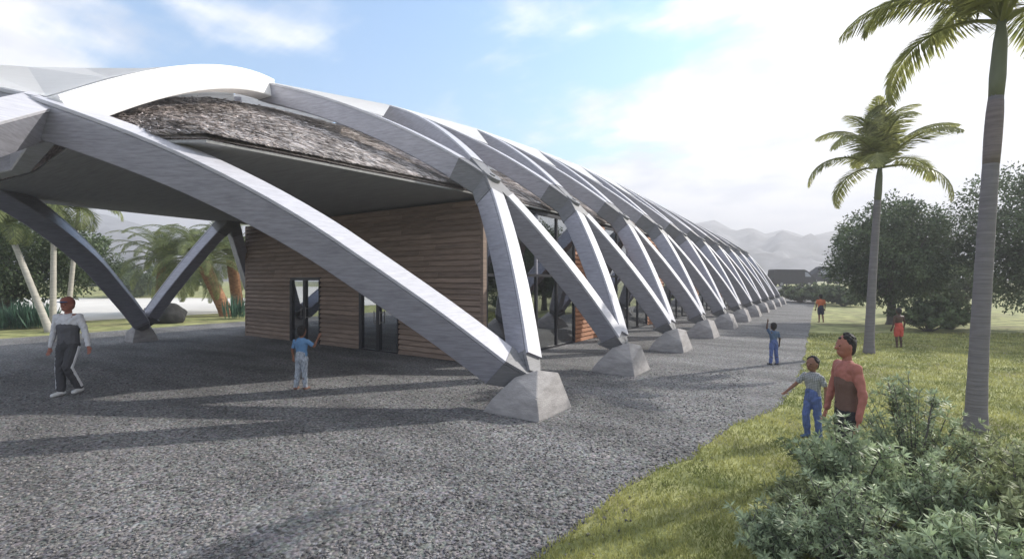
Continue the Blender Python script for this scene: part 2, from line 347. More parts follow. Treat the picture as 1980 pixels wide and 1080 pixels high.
for side in (0, 1):
    mm = (lambda p: p) if side == 0 else mir
    for j in range(NF-1):
        K = mm(knee(j)); jb = bmesh.new()
        for (q, kind) in ((mm(foot(j)), 's'), (mm(foot(j+1)), 's'), (mm(crown(j)), 'r'), (mm(crown(j+1)), 'r')):
            pts = strut_path(q, K) if kind == 's' else roof_path(K, q)[::-1]
            T = L_(pts); e = .62/T; e2 = .85/T
            cut = e if kind == 's' else e2
            st = .30/T if kind == 's' else 0
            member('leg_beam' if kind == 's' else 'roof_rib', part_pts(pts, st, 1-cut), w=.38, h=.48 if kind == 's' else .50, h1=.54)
            sp = part_pts(pts, 1-cut, 1.0, 4); U = [outward_of(pts)(p) for p in sp]
            sweep(jb, sp, U, .41, .57, lift=-.015, ch=.03)
        # pin cap on the knee
        o = outward(K).normalized(); tube(jb, [K-o*.5, K+o*.02], .24, 14); tube(jb, [K+o*.02, K+o*.045], .07, 12)
        pobj('node_joint', jb, M['joint'])
    for j in range(NF):
        f = mm(foot(j)); s = 1 if side == 0 else -1
        # clamp shoes that hold the beam ends
        cb = bmesh.new(); ends = []
        if j < NF-1: ends.append(strut_path(f, mm(knee(j))))
        if j > 0: ends.append(strut_path(f, mm(knee(j-1))))
        if j == 0: ends.append([mm(p) for p in [front[0] - (front[2]-front[0])*.55] + front[:8]])
        for pts in ends:
            fa = j == 0 and pts is ends[-1]; sp = part_pts(pts, 0, (.52 if fa else .36)/L_(pts), 3); U = [outward_of(pts)(p) for p in sp]
            sweep(cb, sp, U, .30, .36, lift=-.05 if not fa else .012, w1=.42 if not fa else .53, h1=.60 if not fa else .62, ch=.03)
            t = (sp[1]-sp[0]).normalized(); u = U[0]; u = (u-t*u.dot(t)).normalized(); sd_ = t.cross(u)
        pobj('beam_shoe', cb, M['joint'])
        fb = bmesh.new(); cx, cy = f.x - s*.15, f.y-.05
        P = []
        for sx in (1, -1):
            P += [(.54*sx, -.56, -.05), (.54*sx, .54, -.05), (.54*sx, -.56, .02), (.54*sx, .54, .02)]
        P += [(.46, -.50, .34), (.22, -.06, .70), (.36, .40, .60), (-.42, -.48, .22), (-.26, .38, .40), (-.10, -.28, .58)]
        q_ = 1 if side == 0 else .72
        vs = [fb.verts.new((cx + s*a*q_, cy+b*q_, c_)) for a, b, c_ in P]
        bmesh.ops.convex_hull(fb, input=vs)
        bmesh.ops.bevel(fb, geom=fb.edges[:], offset=.012, segments=1, affect='EDGES')
        pobj('footing', fb, M['concrete'])
# front canopy arches
A = Vector((-10.0, 2.14, 4.96))
apex = Vector((XC, -.95, 5.62))
N0 = crown(0)
for side in (0, 1):
    mm = (lambda p: p) if side == 0 else mir
    s = 1 if side == 0 else -1
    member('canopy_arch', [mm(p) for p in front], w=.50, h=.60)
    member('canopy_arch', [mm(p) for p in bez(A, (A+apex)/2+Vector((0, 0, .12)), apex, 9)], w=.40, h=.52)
    # tall rib that climbs from the canopy corner to the first crown point
    rp = [mm(p) for p in bez(A, Vector((-11.5, 4.9, 7.25)), N0+Vector((0, 0, .05)), 17)]
    member('canopy_rib', rp, w=.46, h=.50, m='shell', Uf=Vector((-s*.15, 0, 1)))
    dn = [A, Vector((-9.38, 1.55, 4.50)), Vector((-8.3, .53, 3.72)), Vector((-6.8, -.88, 2.45)), Vector((-5.3, -2.3, 1.15)), Vector((-4.75, -2.8, .62))]
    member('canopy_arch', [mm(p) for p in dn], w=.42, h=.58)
    fb = bmesh.new()
    vs = [fb.verts.new((mm(Vector((-4.5, 0, 0))).x + s*a, -3.0+b, c_)) for a, b, c_ in P]
    bmesh.ops.convex_hull(fb, input=vs); pobj('footing', fb, M['concrete'])
# fascia across the canopy front
bm = bmesh.new()
sweep(bm, [Vector((-10.05, 2.16, 4.93)), Vector((-11.7, 2.33, 4.92)), Vector((XC, 2.5, 4.9)), mir(Vector((-11.7, 2.33, 4.92))), mir(Vector((-10.05, 2.16, 4.93)))], Vector((0, 0, 1)), .3, .56)
pobj('canopy_fascia', bm, M['beam'])
# white ridge shell with a saw-tooth edge
def tooth(j):
    p = part_pts(roof_path(knee(j), crown(j)), .44, .48, 3)[1]; return p + Vector((0, 0, .05))
bm = bmesh.new(); vm_ = {}
def V_(p):
    k = (round(p.x, 3), round(p.y, 3), round(p.z, 3))
    if k not in vm_: vm_[k] = bm.verts.new(p)
    return vm_[k]
def ridge(j): return Vector((XC, FY0+DY*j, NZs[j]+.16))
up = Vector((0, 0, .04))
for side in (0, 1):
    mm = (lambda p: p) if side == 0 else mir
    for j in range(NF-1):
        a, b, t = mm(crown(j)+up), mm(crown(j+1)+up), mm(tooth(j))
        for fc in ((V_(a), V_(b), V_(ridge(j+1)), V_(ridge(j))), (V_(t), V_(b), V_(a))):
            try: bm.faces.new(fc if side == 0 else fc[::-1])
            except ValueError: pass
r0 = bmesh.ops.solidify(bm, geom=bm.faces[:], thickness=.26)
pobj('ridge_shell', bm, M['shell'])
bm = bmesh.new(); vm_ = {}
rid = [apex + Vector((0, 0, .03)), Vector((XC, 2.2, 6.32)), Vector((XC, 4.6, 7.12)), ridge(0)]
rp = bez(A, Vector((-11.5, 4.9, 7.25)), N0+Vector((0, 0, .05)), 7); ap = bez(A, (A+apex)/2+Vector((0, 0, .12)), apex, 4)
for side in (0, 1):
    mm = (lambda p: p) if side == 0 else mir
    ed = [mm(p+Vector((0, 0, .03))) for p in ap[::-1][:-1]] + [mm(p+Vector((0, 0, .03))) for p in rp]
    n = len(ed); rr = part_pts(rid, 0, 1, n)
    for i in range(n-1):
        vs = [V_(ed[i]), V_(ed[i+1]), V_(rr[i+1]), V_(rr[i])]; vs = list(dict.fromkeys(vs))
        if len(vs) > 2: bm.faces.new(vs if side == 0 else vs[::-1])
bmesh.ops.solidify(bm, geom=bm.faces[:], thickness=.10)
pobj('canopy_membrane', bm, M['shell'])
# thatched roof
def zr(y): return float(np.interp(y, [2.6, 3.6, 4.78, 5.9, 7.5, 12, 20, 34, 42, 47.6], [5.5, 6.0, 6.5, 6.85, 7.05, 7.25, 7.3, 7.3, 7.2, 7.0]))
def xe(y): return float(np.interp(y, [2.5, 3.05, 3.62, 9.9, 48], [-10.2, -9.15, -8.22, -7.6, -7.3]))
ys = [2.6, 2.9, 3.2, 3.6, 4.2] + list(np.arange(4.78, 47.7, .6)) + [47.6]
bm = bmesh.new(); rows = []
for y in ys:
    row = []
    for side in (0, 1):
        for k in range(9):
            s_ = k/8; x = xe(y)+(XC-xe(y))*s_; z = 4.43 + (zr(y)-4.43)*s_**.88
            z += .02*noise.noise(Vector((x*3, y*3, side)))
            p = Vector((x, y, z)); p = p if side == 0 else mir0(p)
            row.append((p, k))
    rt = [bm.verts.new(p) for p, k in row[:9]] + [bm.verts.new(p) for p, k in row[9:17]][::-1]
    rows.append(rt)
for j in range(len(rows)-1):
    for i in range(len(rows[0])-1): bm.faces.new((rows[j][i], rows[j][i+1], rows[j+1][i+1], rows[j+1][i]))
bmesh.ops.solidify(bm, geom=bm.faces[:], thickness=.05)
pobj('thatch_roof', bm, M['thatch'])
g = np.random.default_rng(4); n = 52000
Yt = 2.75 + np.where(g.random(n) < .72, g.random(n)*7.6, g.random(n)*26); St = .012+g.random(n)*.97
P = np.empty((n, 3)); D = np.empty((n, 3))
for i in range(n):
    y, s_ = float(Yt[i]), float(St[i]); e = xe(y); z0 = zr(y); a = (e+(XC-e)*s_, 4.43+(z0-4.43)*s_**.88); s2 = s_+.03; b = (e+(XC-e)*s2, 4.43+(z0-4.43)*s2**.88)
    P[i] = (a[0], y, a[1]+.062); D[i] = (a[0]-b[0], 0, a[1]-b[1])
D = unit_(D); D = unit_(D + np.c_[g.normal(size=n)*.05, g.normal(size=n)*.22+.1, .04+g.normal(size=n)*.05]); Nn = unit_(np.c_[np.full(n, .5)+g.normal(size=n)*.3, g.normal(size=n)*.35, np.ones(n)])
Nn = unit_(Nn-D*np.sum(D*Nn, 1, keepdims=True)); P -= np.array([[XC, FY0, 0]])
M['straw'] = mat('thatch_straw', (.46, .42, .40), .9, .2, 2, col2=(.72, .67, .65), island=.33)
st_o = link('thatch_straw', leaf_mesh('thatch_straw', P, D, Nn, np.minimum(.22+.3*g.random(n), .06+St*5.6), .018+.02*g.random(n)), M['straw'], pav); st_o['kind'] = 'stuff'
# ceiling
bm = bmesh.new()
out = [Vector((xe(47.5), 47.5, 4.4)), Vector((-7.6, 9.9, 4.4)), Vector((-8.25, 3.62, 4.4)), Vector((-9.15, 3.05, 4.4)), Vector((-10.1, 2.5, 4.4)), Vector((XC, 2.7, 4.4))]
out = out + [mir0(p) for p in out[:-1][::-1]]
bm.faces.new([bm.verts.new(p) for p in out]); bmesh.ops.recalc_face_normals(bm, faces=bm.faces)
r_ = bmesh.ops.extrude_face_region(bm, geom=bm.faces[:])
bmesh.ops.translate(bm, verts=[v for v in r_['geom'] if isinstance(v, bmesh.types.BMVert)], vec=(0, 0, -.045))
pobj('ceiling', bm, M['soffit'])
# walls
WX0, WX1, WY, WY1, ZT = -19.26, -7.64, 9.95, 46.6, 4.28
def PX(name, m, parent, *b, bevel=0):
    bm = bmesh.new(); box(bm, *b)
    if bevel: bmesh.ops.bevel(bm, geom=bm.edges[:], offset=bevel, segments=1, affect='EDGES')
    bm.transform(PINV); return bmobj(name, bm, M[m], parent)
def siding(name, u0, u1, z0, z1, plane, fixed, outw, parent=pav, m='wood'):
    """overlapping boards; plane 'x': runs along x at y=fixed; 'y': runs along y at x=fixed. outw: +-1"""
    bm = bmesh.new(); n = int(round((z1-z0)/.15)); hh = (z1-z0)/n
    for i in range(n):
        a = z0+i*hh; b = a+hh-.040; t0, t1 = .065, .038
        prof_ = [(0, a), (t0, a), (t1, b), (0, b)]
        cuts = [u0]
        while u1-cuts[-1] > 3.4: cuts.append(cuts[-1]+random.uniform(1.5, 3.0))
        cuts.append(u1)
        for c0, c1 in zip(cuts[:-1], cuts[1:]):
            pts = []
            for u in (c0, c1-(.008 if c1 < u1 else 0)):
                for d_, z in prof_:
                    pts.append(bm.verts.new((u, fixed+outw*d_, z) if plane == 'x' else (fixed+outw*d_, u, z)))
            for k in range(4): bm.faces.new((pts[k], pts[(k+1) % 4], pts[4+(k+1) % 4], pts[4+k]))
            bm.faces.new(pts[:4]); bm.faces.new(pts[4:][::-1])
    if plane == 'x': box(bm, u0, u1, min(fixed, fixed-outw*.1)+(.001 if outw>0 else .001), max(fixed, fixed-outw*.1)-.001, z0, z1)
    else: box(bm, min(fixed, fixed-outw*.1)+.001, max(fixed, fixed-outw*.1)-.001, u0, u1, z0, z1)
    return pobj(name, bm, M[m], parent=parent)
doors = [(-16.25, -14.5), (-12.46, -10.7)]; DZ = 2.17
segs = [(WX0, doors[0][0]), (doors[0][1], doors[1][0]), (doors[1][1], WX1)]
gw = siding('gable_wall', WX0, WX1, DZ+.10, ZT, 'x', WY, -1)
for i, (a, b) in enumerate(segs):
    siding('gable_wall', a, b, 0.02, DZ+.10, 'x', WY, -1)
for di, (a, b) in enumerate(doors):
    dr = PX('double_door', 'frame', pav, a, b, WY-.05, WY+.03, DZ+.0, DZ+.095)
    for x0, x1 in ((a, a+.13), ((a+b)/2-.07, (a+b)/2+.07), (b-.05, b)):
        PX('door_frame', 'frame', dr, x0, x1, WY-.07, WY+.03, .02, DZ-.002)
    for x0, x1 in ((a+.13, (a+b)/2-.07), ((a+b)/2+.07, b-.05)):
        PX('door_glass', 'mirror', dr, x0, x1, WY-.012, WY+.0, .06, DZ-.002)
        PX('door_frame', 'frame', dr, x0, x1, WY-.04, WY+.02, .02, .059)
        hb = bmesh.new(); hx = x1-.06 if x0 < a+.3 else x0+.06; tube(hb, [(hx, WY-.1, .85), (hx, WY-.1, 1.25)], .014, 8)
        for hz in (.9, 1.2): tube(hb, [(hx, WY-.1, hz), (hx, WY-.012, hz)], .01, 6)
        hb.transform(PINV); bmobj('handle', hb, M['concrete'], dr)
    if di == 1:
        bm = bmesh.new(); n = 90; prv = None
        for k in range(n+1):
            x = a+.1+(b-a-.2)*k/n; y = WY+.14+.03*math.sin(k*1.1)+.01*math.sin(k*2.7)
            c_ = (bm.verts.new((x, y, .05)), bm.verts.new((x, y, DZ)))
            if prv: bm.faces.new((prv[0], c_[0], c_[1], prv[1]))
            prv = c_
        bm.transform(PINV); bmobj('curtain', bm, M['curtain'], dr, True)
PX('corner_post', 'wood', pav, WX1-.02, WX1+.075, WY-.055, WY+.09, 0, ZT)
PX('corner_post', 'wood', pav, WX0-.075, WX0+.02, WY-.055, WY+.09, 0, ZT)
PX('floor', 'floor', pav, WX0, WX1, WY+.12, WY1-.12, -.02, .03)
def side_bay(x, outw, y0, y1):
    wn_ = PX('window_wall', 'frame', pav, x-.04, x+.04, y0, y1, 2.28, 2.36)
    PX('window_rail', 'frame', wn_, x-.04, x+.04, y0, y1, ZT-.10, ZT)
    PX('window_rail', 'frame', wn_, x-.04, x+.04, y0, y1, 0, .07)
    n = 4; st = (y1-y0)/n
    for k in range(n+1):
        y = y0+.04+k*(y1-y0-.08)/n
        PX('mullion', 'frame' if k != 2 else 'beam', wn_, x-.05, x+.05, y-.035, y+.035, 2.36, ZT-.1)
        PX('mullion', 'frame', wn_, x-.05, x+.05, y-.04, y+.04, .07, 2.28)
    for k in range(n):
        y = y0+.075+k*(y1-y0-.08)/n; e = y+(y1-y0-.08)/n-.07
        PX('pane', 'glass', wn_, x-.006, x+.006, y, e, 2.362, ZT-.102); PX('pane', 'glass', wn_, x-.006, x+.006, y, e, .072, 2.278)
for x, o in ((WX1, 1), (WX0+.95, -1)):
    y = WY+.10
    while y < WY1-.5:
        g1 = min(y+5.15, WY1); side_bay(x, o, y, g1)
        if g1 < WY1: siding('side_wall', g1+.001, min(g1+2.55, WY1), .02, ZT, 'y', x, o, m='orange')
        y = g1+2.552
siding('gable_wall', WX0+.1, WX1-.1, .02, ZT, 'x', WY1, 1)
# inside cross walls seen through the glass
for yy in (15.3, 22.9, 30.6): PX('partition_wall', 'wood', pav, WX0+3.5, WX1-3.2, yy, yy+.12, .03, 4.27)

# ------------------------------------------------------------------ foliage tools
def crown_leaves(name, r, nclump, per, size, seed, flat=1.0, clump_r=.42, low=-1.0):
    g = np.random.default_rng(seed); cs_ = []
    while len(cs_) < nclump:
        d = g.normal(size=3); d /= np.linalg.norm(d)
        if d[2] < low: continue
        rad = (g.random()**.33)
        wob = 1 + .22*noise.noise(Vector((d[0]*2.1, d[1]*2.1, d[2]*2.1+seed)))+.10*noise.noise(Vector((d[0]*5, d[1]*5, d[2]*5+seed)))
        cs_.append(d*rad*wob*np.array(r))
    cs_ = np.array(cs_); P = np.repeat(cs_, per, 0); n = len(P)
    off = g.normal(size=(n, 3)); off = unit(off)*(g.random((n, 1))**.5)*clump_r*min(r)/2.5*np.array([1, 1, flat]); P = P+off
    D = unit(off + g.normal(size=(n, 3))*.25 + unit(P)*.15 + np.array([0, 0, -.1])*1.0); Nn = unit(g.normal(size=(n, 3)) + np.array([0, 0, .8]))
    Nn = unit(Nn - D*np.sum(D*Nn, 1, keepdims=True))
    s = size*(.6+.8*g.random(n)); return leaf_mesh(name, P, D, Nn, s, s*.5)
def round_tree(loc, r, zc, trunk_h, tr, seed, leaf, label, group=None, ncl=420, per=70, size=.14, kind='broadleaf_tree', lean=0):
    t = empty(kind, loc, random.random()*6, label=label, cat='tree', group=group)
    bm = bmesh.new(); top = Vector((lean, 0, trunk_h))
    tube(bm, [(0, 0, -.1), (.02, 0, .15*trunk_h), (lean*.6, 0, .6*trunk_h), tuple(top)], [tr*1.5, tr*1.08, tr*.92, tr*.85], 12)
    rr = random.Random(seed)
    for k in range(9):
        a = k*2*math.pi/9 + rr.uniform(-.3, .3); e = Vector((math.cos(a)*r[0]*rr.uniform(.5, .8), math.sin(a)*r[1]*rr.uniform(.5, .8), zc+r[2]*rr.uniform(-.55, .5)))
        m1 = top.lerp(e, .5)+Vector((0, 0, .12*r[2]))
        tube(bm, [top-Vector((0, 0, .15*trunk_h)), top.lerp(m1, .55), m1, e], [tr*.55, tr*.4, tr*.26, tr*.07], 7)
        for q in range(3):
            e2 = e.lerp(m1, .4*q/2)+Vector((rr.uniform(-1, 1), rr.uniform(-1, 1), rr.uniform(-.3, .8)))*r[0]*.3
            tube(bm, [m1.lerp(e, .3+.2*q), e2], [tr*.14, tr*.03], 5)
    bmobj('trunk', bm, M['bark'], t, True)
    me = crown_leaves('crown', r, ncl, per, size, seed)
    o = link('crown', me, M[leaf], t); o.location = (lean, 0, zc); return t
# right-hand trees
round_tree(at(1724, 627), (2.55, 2.55, 2.5), 3.5, 1.15, .20, 3, 'leaf', 'round dark green tree with a short forked trunk on the lawn behind the shirtless boy', ncl=560, per=75)
round_tree(atd(2045, 20.5), (3.2, 3.2, 3.2), 4.0, 1.2, .24, 5, 'leaf', 'large dark tree cut off by the right edge, behind the tall palm', ncl=640, per=75)
round_tree(atd(1842, 30), (2.3, 2.3, 1.5), 1.95, .6, .14, 8, 'leaf4', 'low grey green tree between the round tree and the large right-edge tree', ncl=260, per=60, size=.16)
round_tree(at(12, 628), (3.9, 3.4, 2.4), 3.35, 1.1, .30, 9, 'leaf', 'wide dark tree on the far left behind the slender leaning palms', ncl=560, per=70, size=.16)
# far left misty trees
for i, (u, d, r, lab) in enumerate([(250, 58, 2.6, 'small hazy tree far behind the space between the two left legs'), (190, 75, 3.6, 'low hazy tree far off to the left of the left strut foot'), (345, 80, 3.4, 'hazy far tree partly behind the date palms')]):
    round_tree(atd(u, d), (r*1.3, r*1.2, r*.8), r*.85, r*.4, .16, 20+i, 'leaf4', lab, 'hazy trees far behind on the left', ncl=150, per=40, size=.32)

def frond_mesh(Lf, droop, seed, nl=46, ll=.55, hang=.5, vsh=.55):
    g = np.random.default_rng(seed); e = R(62); seg = 24; pts = [Vector((0, 0, 0))]; ang = e
    for k in range(seg):
        ang -= droop/seg*(.45+1.2*k/seg); pts.append(pts[-1] + Vector((math.cos(ang), 0, math.sin(ang)))*Lf/seg)
    P = []; D = []; Nn = []; ln = []; wd = []
    for k in range(nl):
        f = .14 + .86*k/(nl-1); i = min(seg-1, int(f*seg)); q = f*seg-i; p = pts[i].lerp(pts[i+1], q) if i < seg else pts[-1]
        t = (pts[i+1]-pts[i]).normalized(); upv = Vector((0, 1, 0)).cross(t)*-1
        if upv.z < 0: upv = -upv
        for s in (-1, 1):
            sc_ = math.sin(math.pi*min(1, (f*.86+.14)))**.6*.95+.12
            d = Vector((0, s, 0))*1.0 + t*(.35+.9*f) + upv*(vsh*(1-f)-.1) + Vector((0, 0, -hang*(.4+f*.5)))
            d += Vector(g.normal(size=3)*.07); d.normalize()
            n_ = upv - d*upv.dot(d); n_.normalize()
            # a leaflet bends: two pieces
            l0 = ll*sc_*g.uniform(.85, 1.1)
            P.append(p); D.append(d); Nn.append(n_); ln.append(l0*.62); wd.append(.032+.02*ll)
            d2 = (d+Vector((0, 0, -.55*hang))).normalized(); n2_ = n_ - d2*n_.dot(d2)
            P.append(p+d*l0*.34); D.append(d2); Nn.append(n2_.normalized()); ln.append(l0*.7); wd.append(.028+.016*ll)
    me = leaf_mesh('frond', np.array([list(p) for p in P]), np.array([list(p) for p in D]), np.array([list(p) for p in Nn]), ln, wd)
    bm = bmesh.new(); bm.from_mesh(me); bpy.data.meshes.remove(me)
    tube(bm, pts[::2]+[pts[-1]], [.035*(1-k/14)+.004 for k in range(len(pts[::2])+1)], 5, False)
    me = bpy.data.meshes.new('frond'); bm.to_mesh(me); bm.free(); return me
def palm_fronds(root, top, me_list, n, tilt0, tilt1, seed, name='frond', scale=1.0):
    rr = random.Random(seed)
    for k in range(n):
        f = k/max(1, n-1); az = k*2.399963+rr.uniform(-.2, .2); el = tilt0 + (tilt1-tilt0)*f + rr.uniform(-.08, .08)
        o = bpy.data.objects.new(name, me_list[k % len(me_list)]); C.objects.link(o); o.parent = root
        o.matrix_basis = Matrix.Translation(top) @ Matrix.Rotation(az, 4, 'Z') @ Matrix.Rotation(-el, 4, 'Y') @ Matrix.Diagonal((scale*rr.uniform(.88, 1.08),)*3+(1,))
def palm(loc, top, r0, r1, shaft, fro, n, label, seed, trunkm='palmbark', group=None, t0=-.9, t1=.35, scale=1.0, shaftm='shaft', lean_pow=1.3, kind='palm_tree', cat='palm tree', rings=None):
    t = empty(kind, loc, label=label, cat=cat, group=group); top = Vector(top); K = 22; bm = bmesh.new(); pts = []; rad = []
    for i in range(K+1):
        f = i/K; pts.append(Vector((top.x*f**lean_pow, top.y*f**lean_pow, -.1+(top.z-shaft+.1)*f))); 
        rad.append((r0+(r1-r0)*f)*(1+.35*math.exp(-f*14))*(1+.03*(i % 2)))
    tube(bm, pts, rad, 14); tr = bmobj('trunk', bm, M[trunkm], t, True)
    if shaft > 0:
        e = pts[-1]; d = (pts[-1]-pts[-2]).normalized(); bm = bmesh.new()
        tube(bm, [e-d*.02, e+d*shaft*.25, e+d*shaft*.7, e+d*shaft], [r1*1.02, r1*1.12, r1*.95, r1*.6], 12); bmobj('crownshaft', bm, M[shaftm], t, True); tp = e+d*shaft*.95
    else: tp = pts[-1]
    if rings:
        bm = bmesh.new(); q = part_pts(pts, rings[0], rings[1], 6); rq = [r0+(r1-r0)*(rings[0]+(rings[1]-rings[0])*k/5) for k in range(6)]
        tube(bm, q, [x*c_ for x, c_ in zip(rq, (1.03, 1.10, 1.14, 1.15, 1.13, 1.04))], 14); bmobj('old_leaf_sheath', bm, M['redshaft'], t, True)
    palm_fronds(t, tp, fro, n, t0, t1, seed, scale=scale)
    return t
def mk(ms, m):
    for x in ms: x.materials.append(M[m])
    return ms
frA = mk([frond_mesh(2.2, 1.75, 1, 66, .50, .55), frond_mesh(2.2, 2.1, 2, 66, .5, .6), frond_mesh(2.1, 1.4, 3, 66, .48, .5)], 'palm')
frB = mk([frond_mesh(2.8, 1.9, 4, 88, .62, .7), frond_mesh(2.8, 2.4, 5, 88, .62, .75)], 'palm')
frC = mk([frond_mesh(4.3, 1.7, 6, 62, .62, .35), frond_mesh(4.3, 2.1, 7, 62, .62, .4)], 'dpalm')
frD = mk([frond_mesh(2.0, 2.2, 8, 32, .55, .6)], 'dpalm')
def off(u0, v0, u1, d): # lateral offset in the picture plane direction
    r = (u1-u0)/F*d; return (r*cs, r*sn)
p = at(1680, 684); o_ = off(1680, 0, 1697, 14.3)
palm(p, (o_[0], o_[1], 5.55), .125, .085, 1.0, frA, 17, 'slender medium palm with a full feathery crown on the lawn', 3, t0=-.95, t1=1.2, scale=1.08)
p = at(1886, 835); o_ = off(1886, 0, 1926, 7.0)
palm(p, (o_[0], o_[1], 5.95), .115, .085, 1.1, frB, 13, 'tallest palm with a grey ringed trunk, crown cut off at the top right', 11, t0=-.5, t1=.5, rings=(.80, .985), scale=.82)
# reddish band below the crownshaft of the tall palm, part of its bark
g_ = 'slender leaning palms on the far left'
for i, (bu, tu, tv, r0, lab) in enumerate([(98, 28, 430, .13, 'pale palm stem leaning left most steeply beside the gravel'), (102, 104, 405, .12, 'upright pale palm stem in the middle of the leaning palms'), (128, 148, 405, .10, 'thin pale palm leaning slightly right behind the capped man')]):
    d = 20.3 + i*.5; b = atd(bu, d); o_ = off(bu, 0, tu, d)
    palm(b, (o_[0], o_[1], 2.2+(540-tv)*d/F), r0, r0*.75, .9, frD, 12, lab, 30+i, 'palebark', g_, t0=-.75, t1=.4, lean_pow=1.0, scale=1.0)
g_ = 'date palms behind the left leg of the pavilion'
for i, (bu, tu, d, z, lab) in enumerate([(310, 318, 31, 3.3, 'date palm with rust brown trunk, leftmost behind the strut'), (442, 392, 29, 3.2, 'date palm whose brown trunk leans left behind the strut'), (462, 448, 33, 3.6, 'date palm with thick shaggy rust trunk next to the pavilion corner')]):
    b = atd(bu, d); o_ = off(bu, 0, tu, d)
    palm(b, (o_[0], o_[1], z), .36, .34, 0, frC, 36, lab, 50+i, 'rust', g_, t0=-1.1, t1=.5, scale=.92, lean_pow=1.0)

# reeds: strap-leaf clumps
def reed_mesh(seed, n=120, h=1.0, sp=.45):
    g = np.random.default_rng(seed); P = g.normal(size=(n, 3))*sp*.5; P[:, 2] = 0
    D = unit(np.c_[P[:, :2]*.5+g.normal(size=(n, 2))*.18, np.ones(n)]); Nn = unit(g.normal(size=(n, 3))); Nn = unit(Nn-D*np.sum(D*Nn, 1, keepdims=True))
    l = h*(.6+.5*g.random(n)); return leaf_mesh('reeds', P, D, Nn, l, np.full(n, .06))
rm = [reed_mesh(1), reed_mesh(2)]
for x in rm: x.materials.append(M['leaf3'])
words = ['at the left frame edge', 'second from the left frame edge', 'third from the left frame edge', 'fourth from the left frame edge', 'nearest to the leaning pale palm stem', 'beside the pavilion corner under the date palm']
for i, (u, d) in enumerate([(6, 21.5), (26, 22.3), (46, 21.6), (64, 22.4), (82, 21.8), (458, 27)]):
    o = bpy.data.objects.new('reed_clump', rm[i % 2]); C.objects.link(o); o.location = atd(u, d); o.scale = (1.1, 1.1, 1.0+.2*(i % 3)); o.rotation_euler[2] = i
    tag(o, 'bluish green clump of upright reeds '+words[i], 'plant', 'reed clumps along the lawn')
# shrubs
def shrub_parts(seed, h, rad, nst=46, ll=.078, wd=.017, whorl=13, per_stem=9):
    rr = random.Random(seed); g = np.random.default_rng(seed); bm = bmesh.new(); P = []; D = []; Nn = []; ln = []
    for s in range(nst):
        a = rr.uniform(0, 6.283); q = rr.random()**.6; tip = Vector((math.cos(a)*rad*q, math.sin(a)*rad*q, h*(1.0-.55*q*q)*rr.uniform(.72, 1.02)))
        b = Vector((math.cos(a)*.12*q, math.sin(a)*.12*q, 0)); c = Vector((tip.x*.55, tip.y*.55, tip.z*.62)); st = bez(b, c, tip, 7)
        tube(bm, st, [.011, .009, .008, .006, .005, .004, .003], 4, False)
        twigs = [(st, .30)]
        for k in range(3):
            i = rr.randint(2, 5); e = st[i]+Vector((rr.uniform(-1, 1), rr.uniform(-1, 1), rr.uniform(.2, 1)))*.16; tube(bm, [st[i], e], [.004, .002], 4, False); twigs.append(([st[i], e], .2))
        for tw, f0 in twigs:
            for k in range(per_stem if len(tw) > 3 else 4):
                f = f0 + (1-f0)*k/((per_stem if len(tw) > 3 else 4)-1); x = f*(len(tw)-1); i = min(len(tw)-2, int(x)); p = tw[i].lerp(tw[i+1], x-i); t = (tw[i+1]-tw[i]).normalized()
                for m_ in range(whorl if f > .8 else whorl//2+1):
                    v = Vector(g.normal(size=3)); v = (v - t*v.dot(t)).normalized(); d = (v + t*rr.uniform(.1, 1.1 if f > .8 else .6)).normalized()
                    n_ = t - d*t.dot(d); P.append(list(p)); D.append(list(d)); Nn.append(list((n_+Vector(g.normal(size=3))*.2).normalized())); ln.append(ll*rr.uniform(.6, 1.15))
    ln = np.array(ln); D = unit(np.array(D)); Nn = np.array(Nn); Nn = unit(Nn-D*np.sum(D*Nn, 1, keepdims=True))
    return bm, leaf_mesh('foliage', np.array(P), D, Nn, ln, np.full(len(P), wd))
def shrub(loc, h, rad, seed, label, group=None, leaf='leaf2', sc_=1.0, **k):
    t = empty('shrub', loc, 0, label=label, cat='shrub', group=group); bm, me = shrub_parts(seed, h, rad, **k)
    bmobj('stem', bm, M['bark'], t); link('foliage', me, M[leaf], t); return t
gs = 'leafy shrubs filling the lower right corner'
SH = [(1768, 4.95, 1.22, .62, 'tallest feathery shrub of the corner group, in front of the lawn with pale tips'),
      (1905, 4.7, .86, .6, 'shrub at the foot of the tallest palm trunk'),
      (1632, 4.35, .98, .52, 'shrub hiding the legs of the person in red'),
      (1500, 3.7, .46, .34, 'lowest shrub of the corner group, left end on the grass'),
      (1650, 3.6, .72, .55, 'shrub low in the middle of the corner group at the bottom edge'),
      (1970, 3.7, .90, .55, 'shrub in the bottom right corner of the picture'),
      (1815, 3.9, .70, .6, 'dense shrub in the centre of the corner group'),
      (1740, 3.1, .50, .5, 'shrub nearest to the viewer at the bottom edge'),
      (1900, 3.05, .72, .5, 'near shrub beside the bottom right corner'),
      (1560, 4.2, .50, .34, 'small shrub beside the feet of the boy in the checked shirt')]
for i, (u, d, h, r, lab) in enumerate(SH):
    shrub(atd(u, d), h, r, 100+i, lab, gs, leaf=('leaf2', 'leaf5', 'leaf2', 'leaf6')[i % 4], nst=int(22+44*r), whorl=10+i % 3, ll=(.068, .054, .08)[i % 3], wd=(.016, .013, .019)[i % 3])
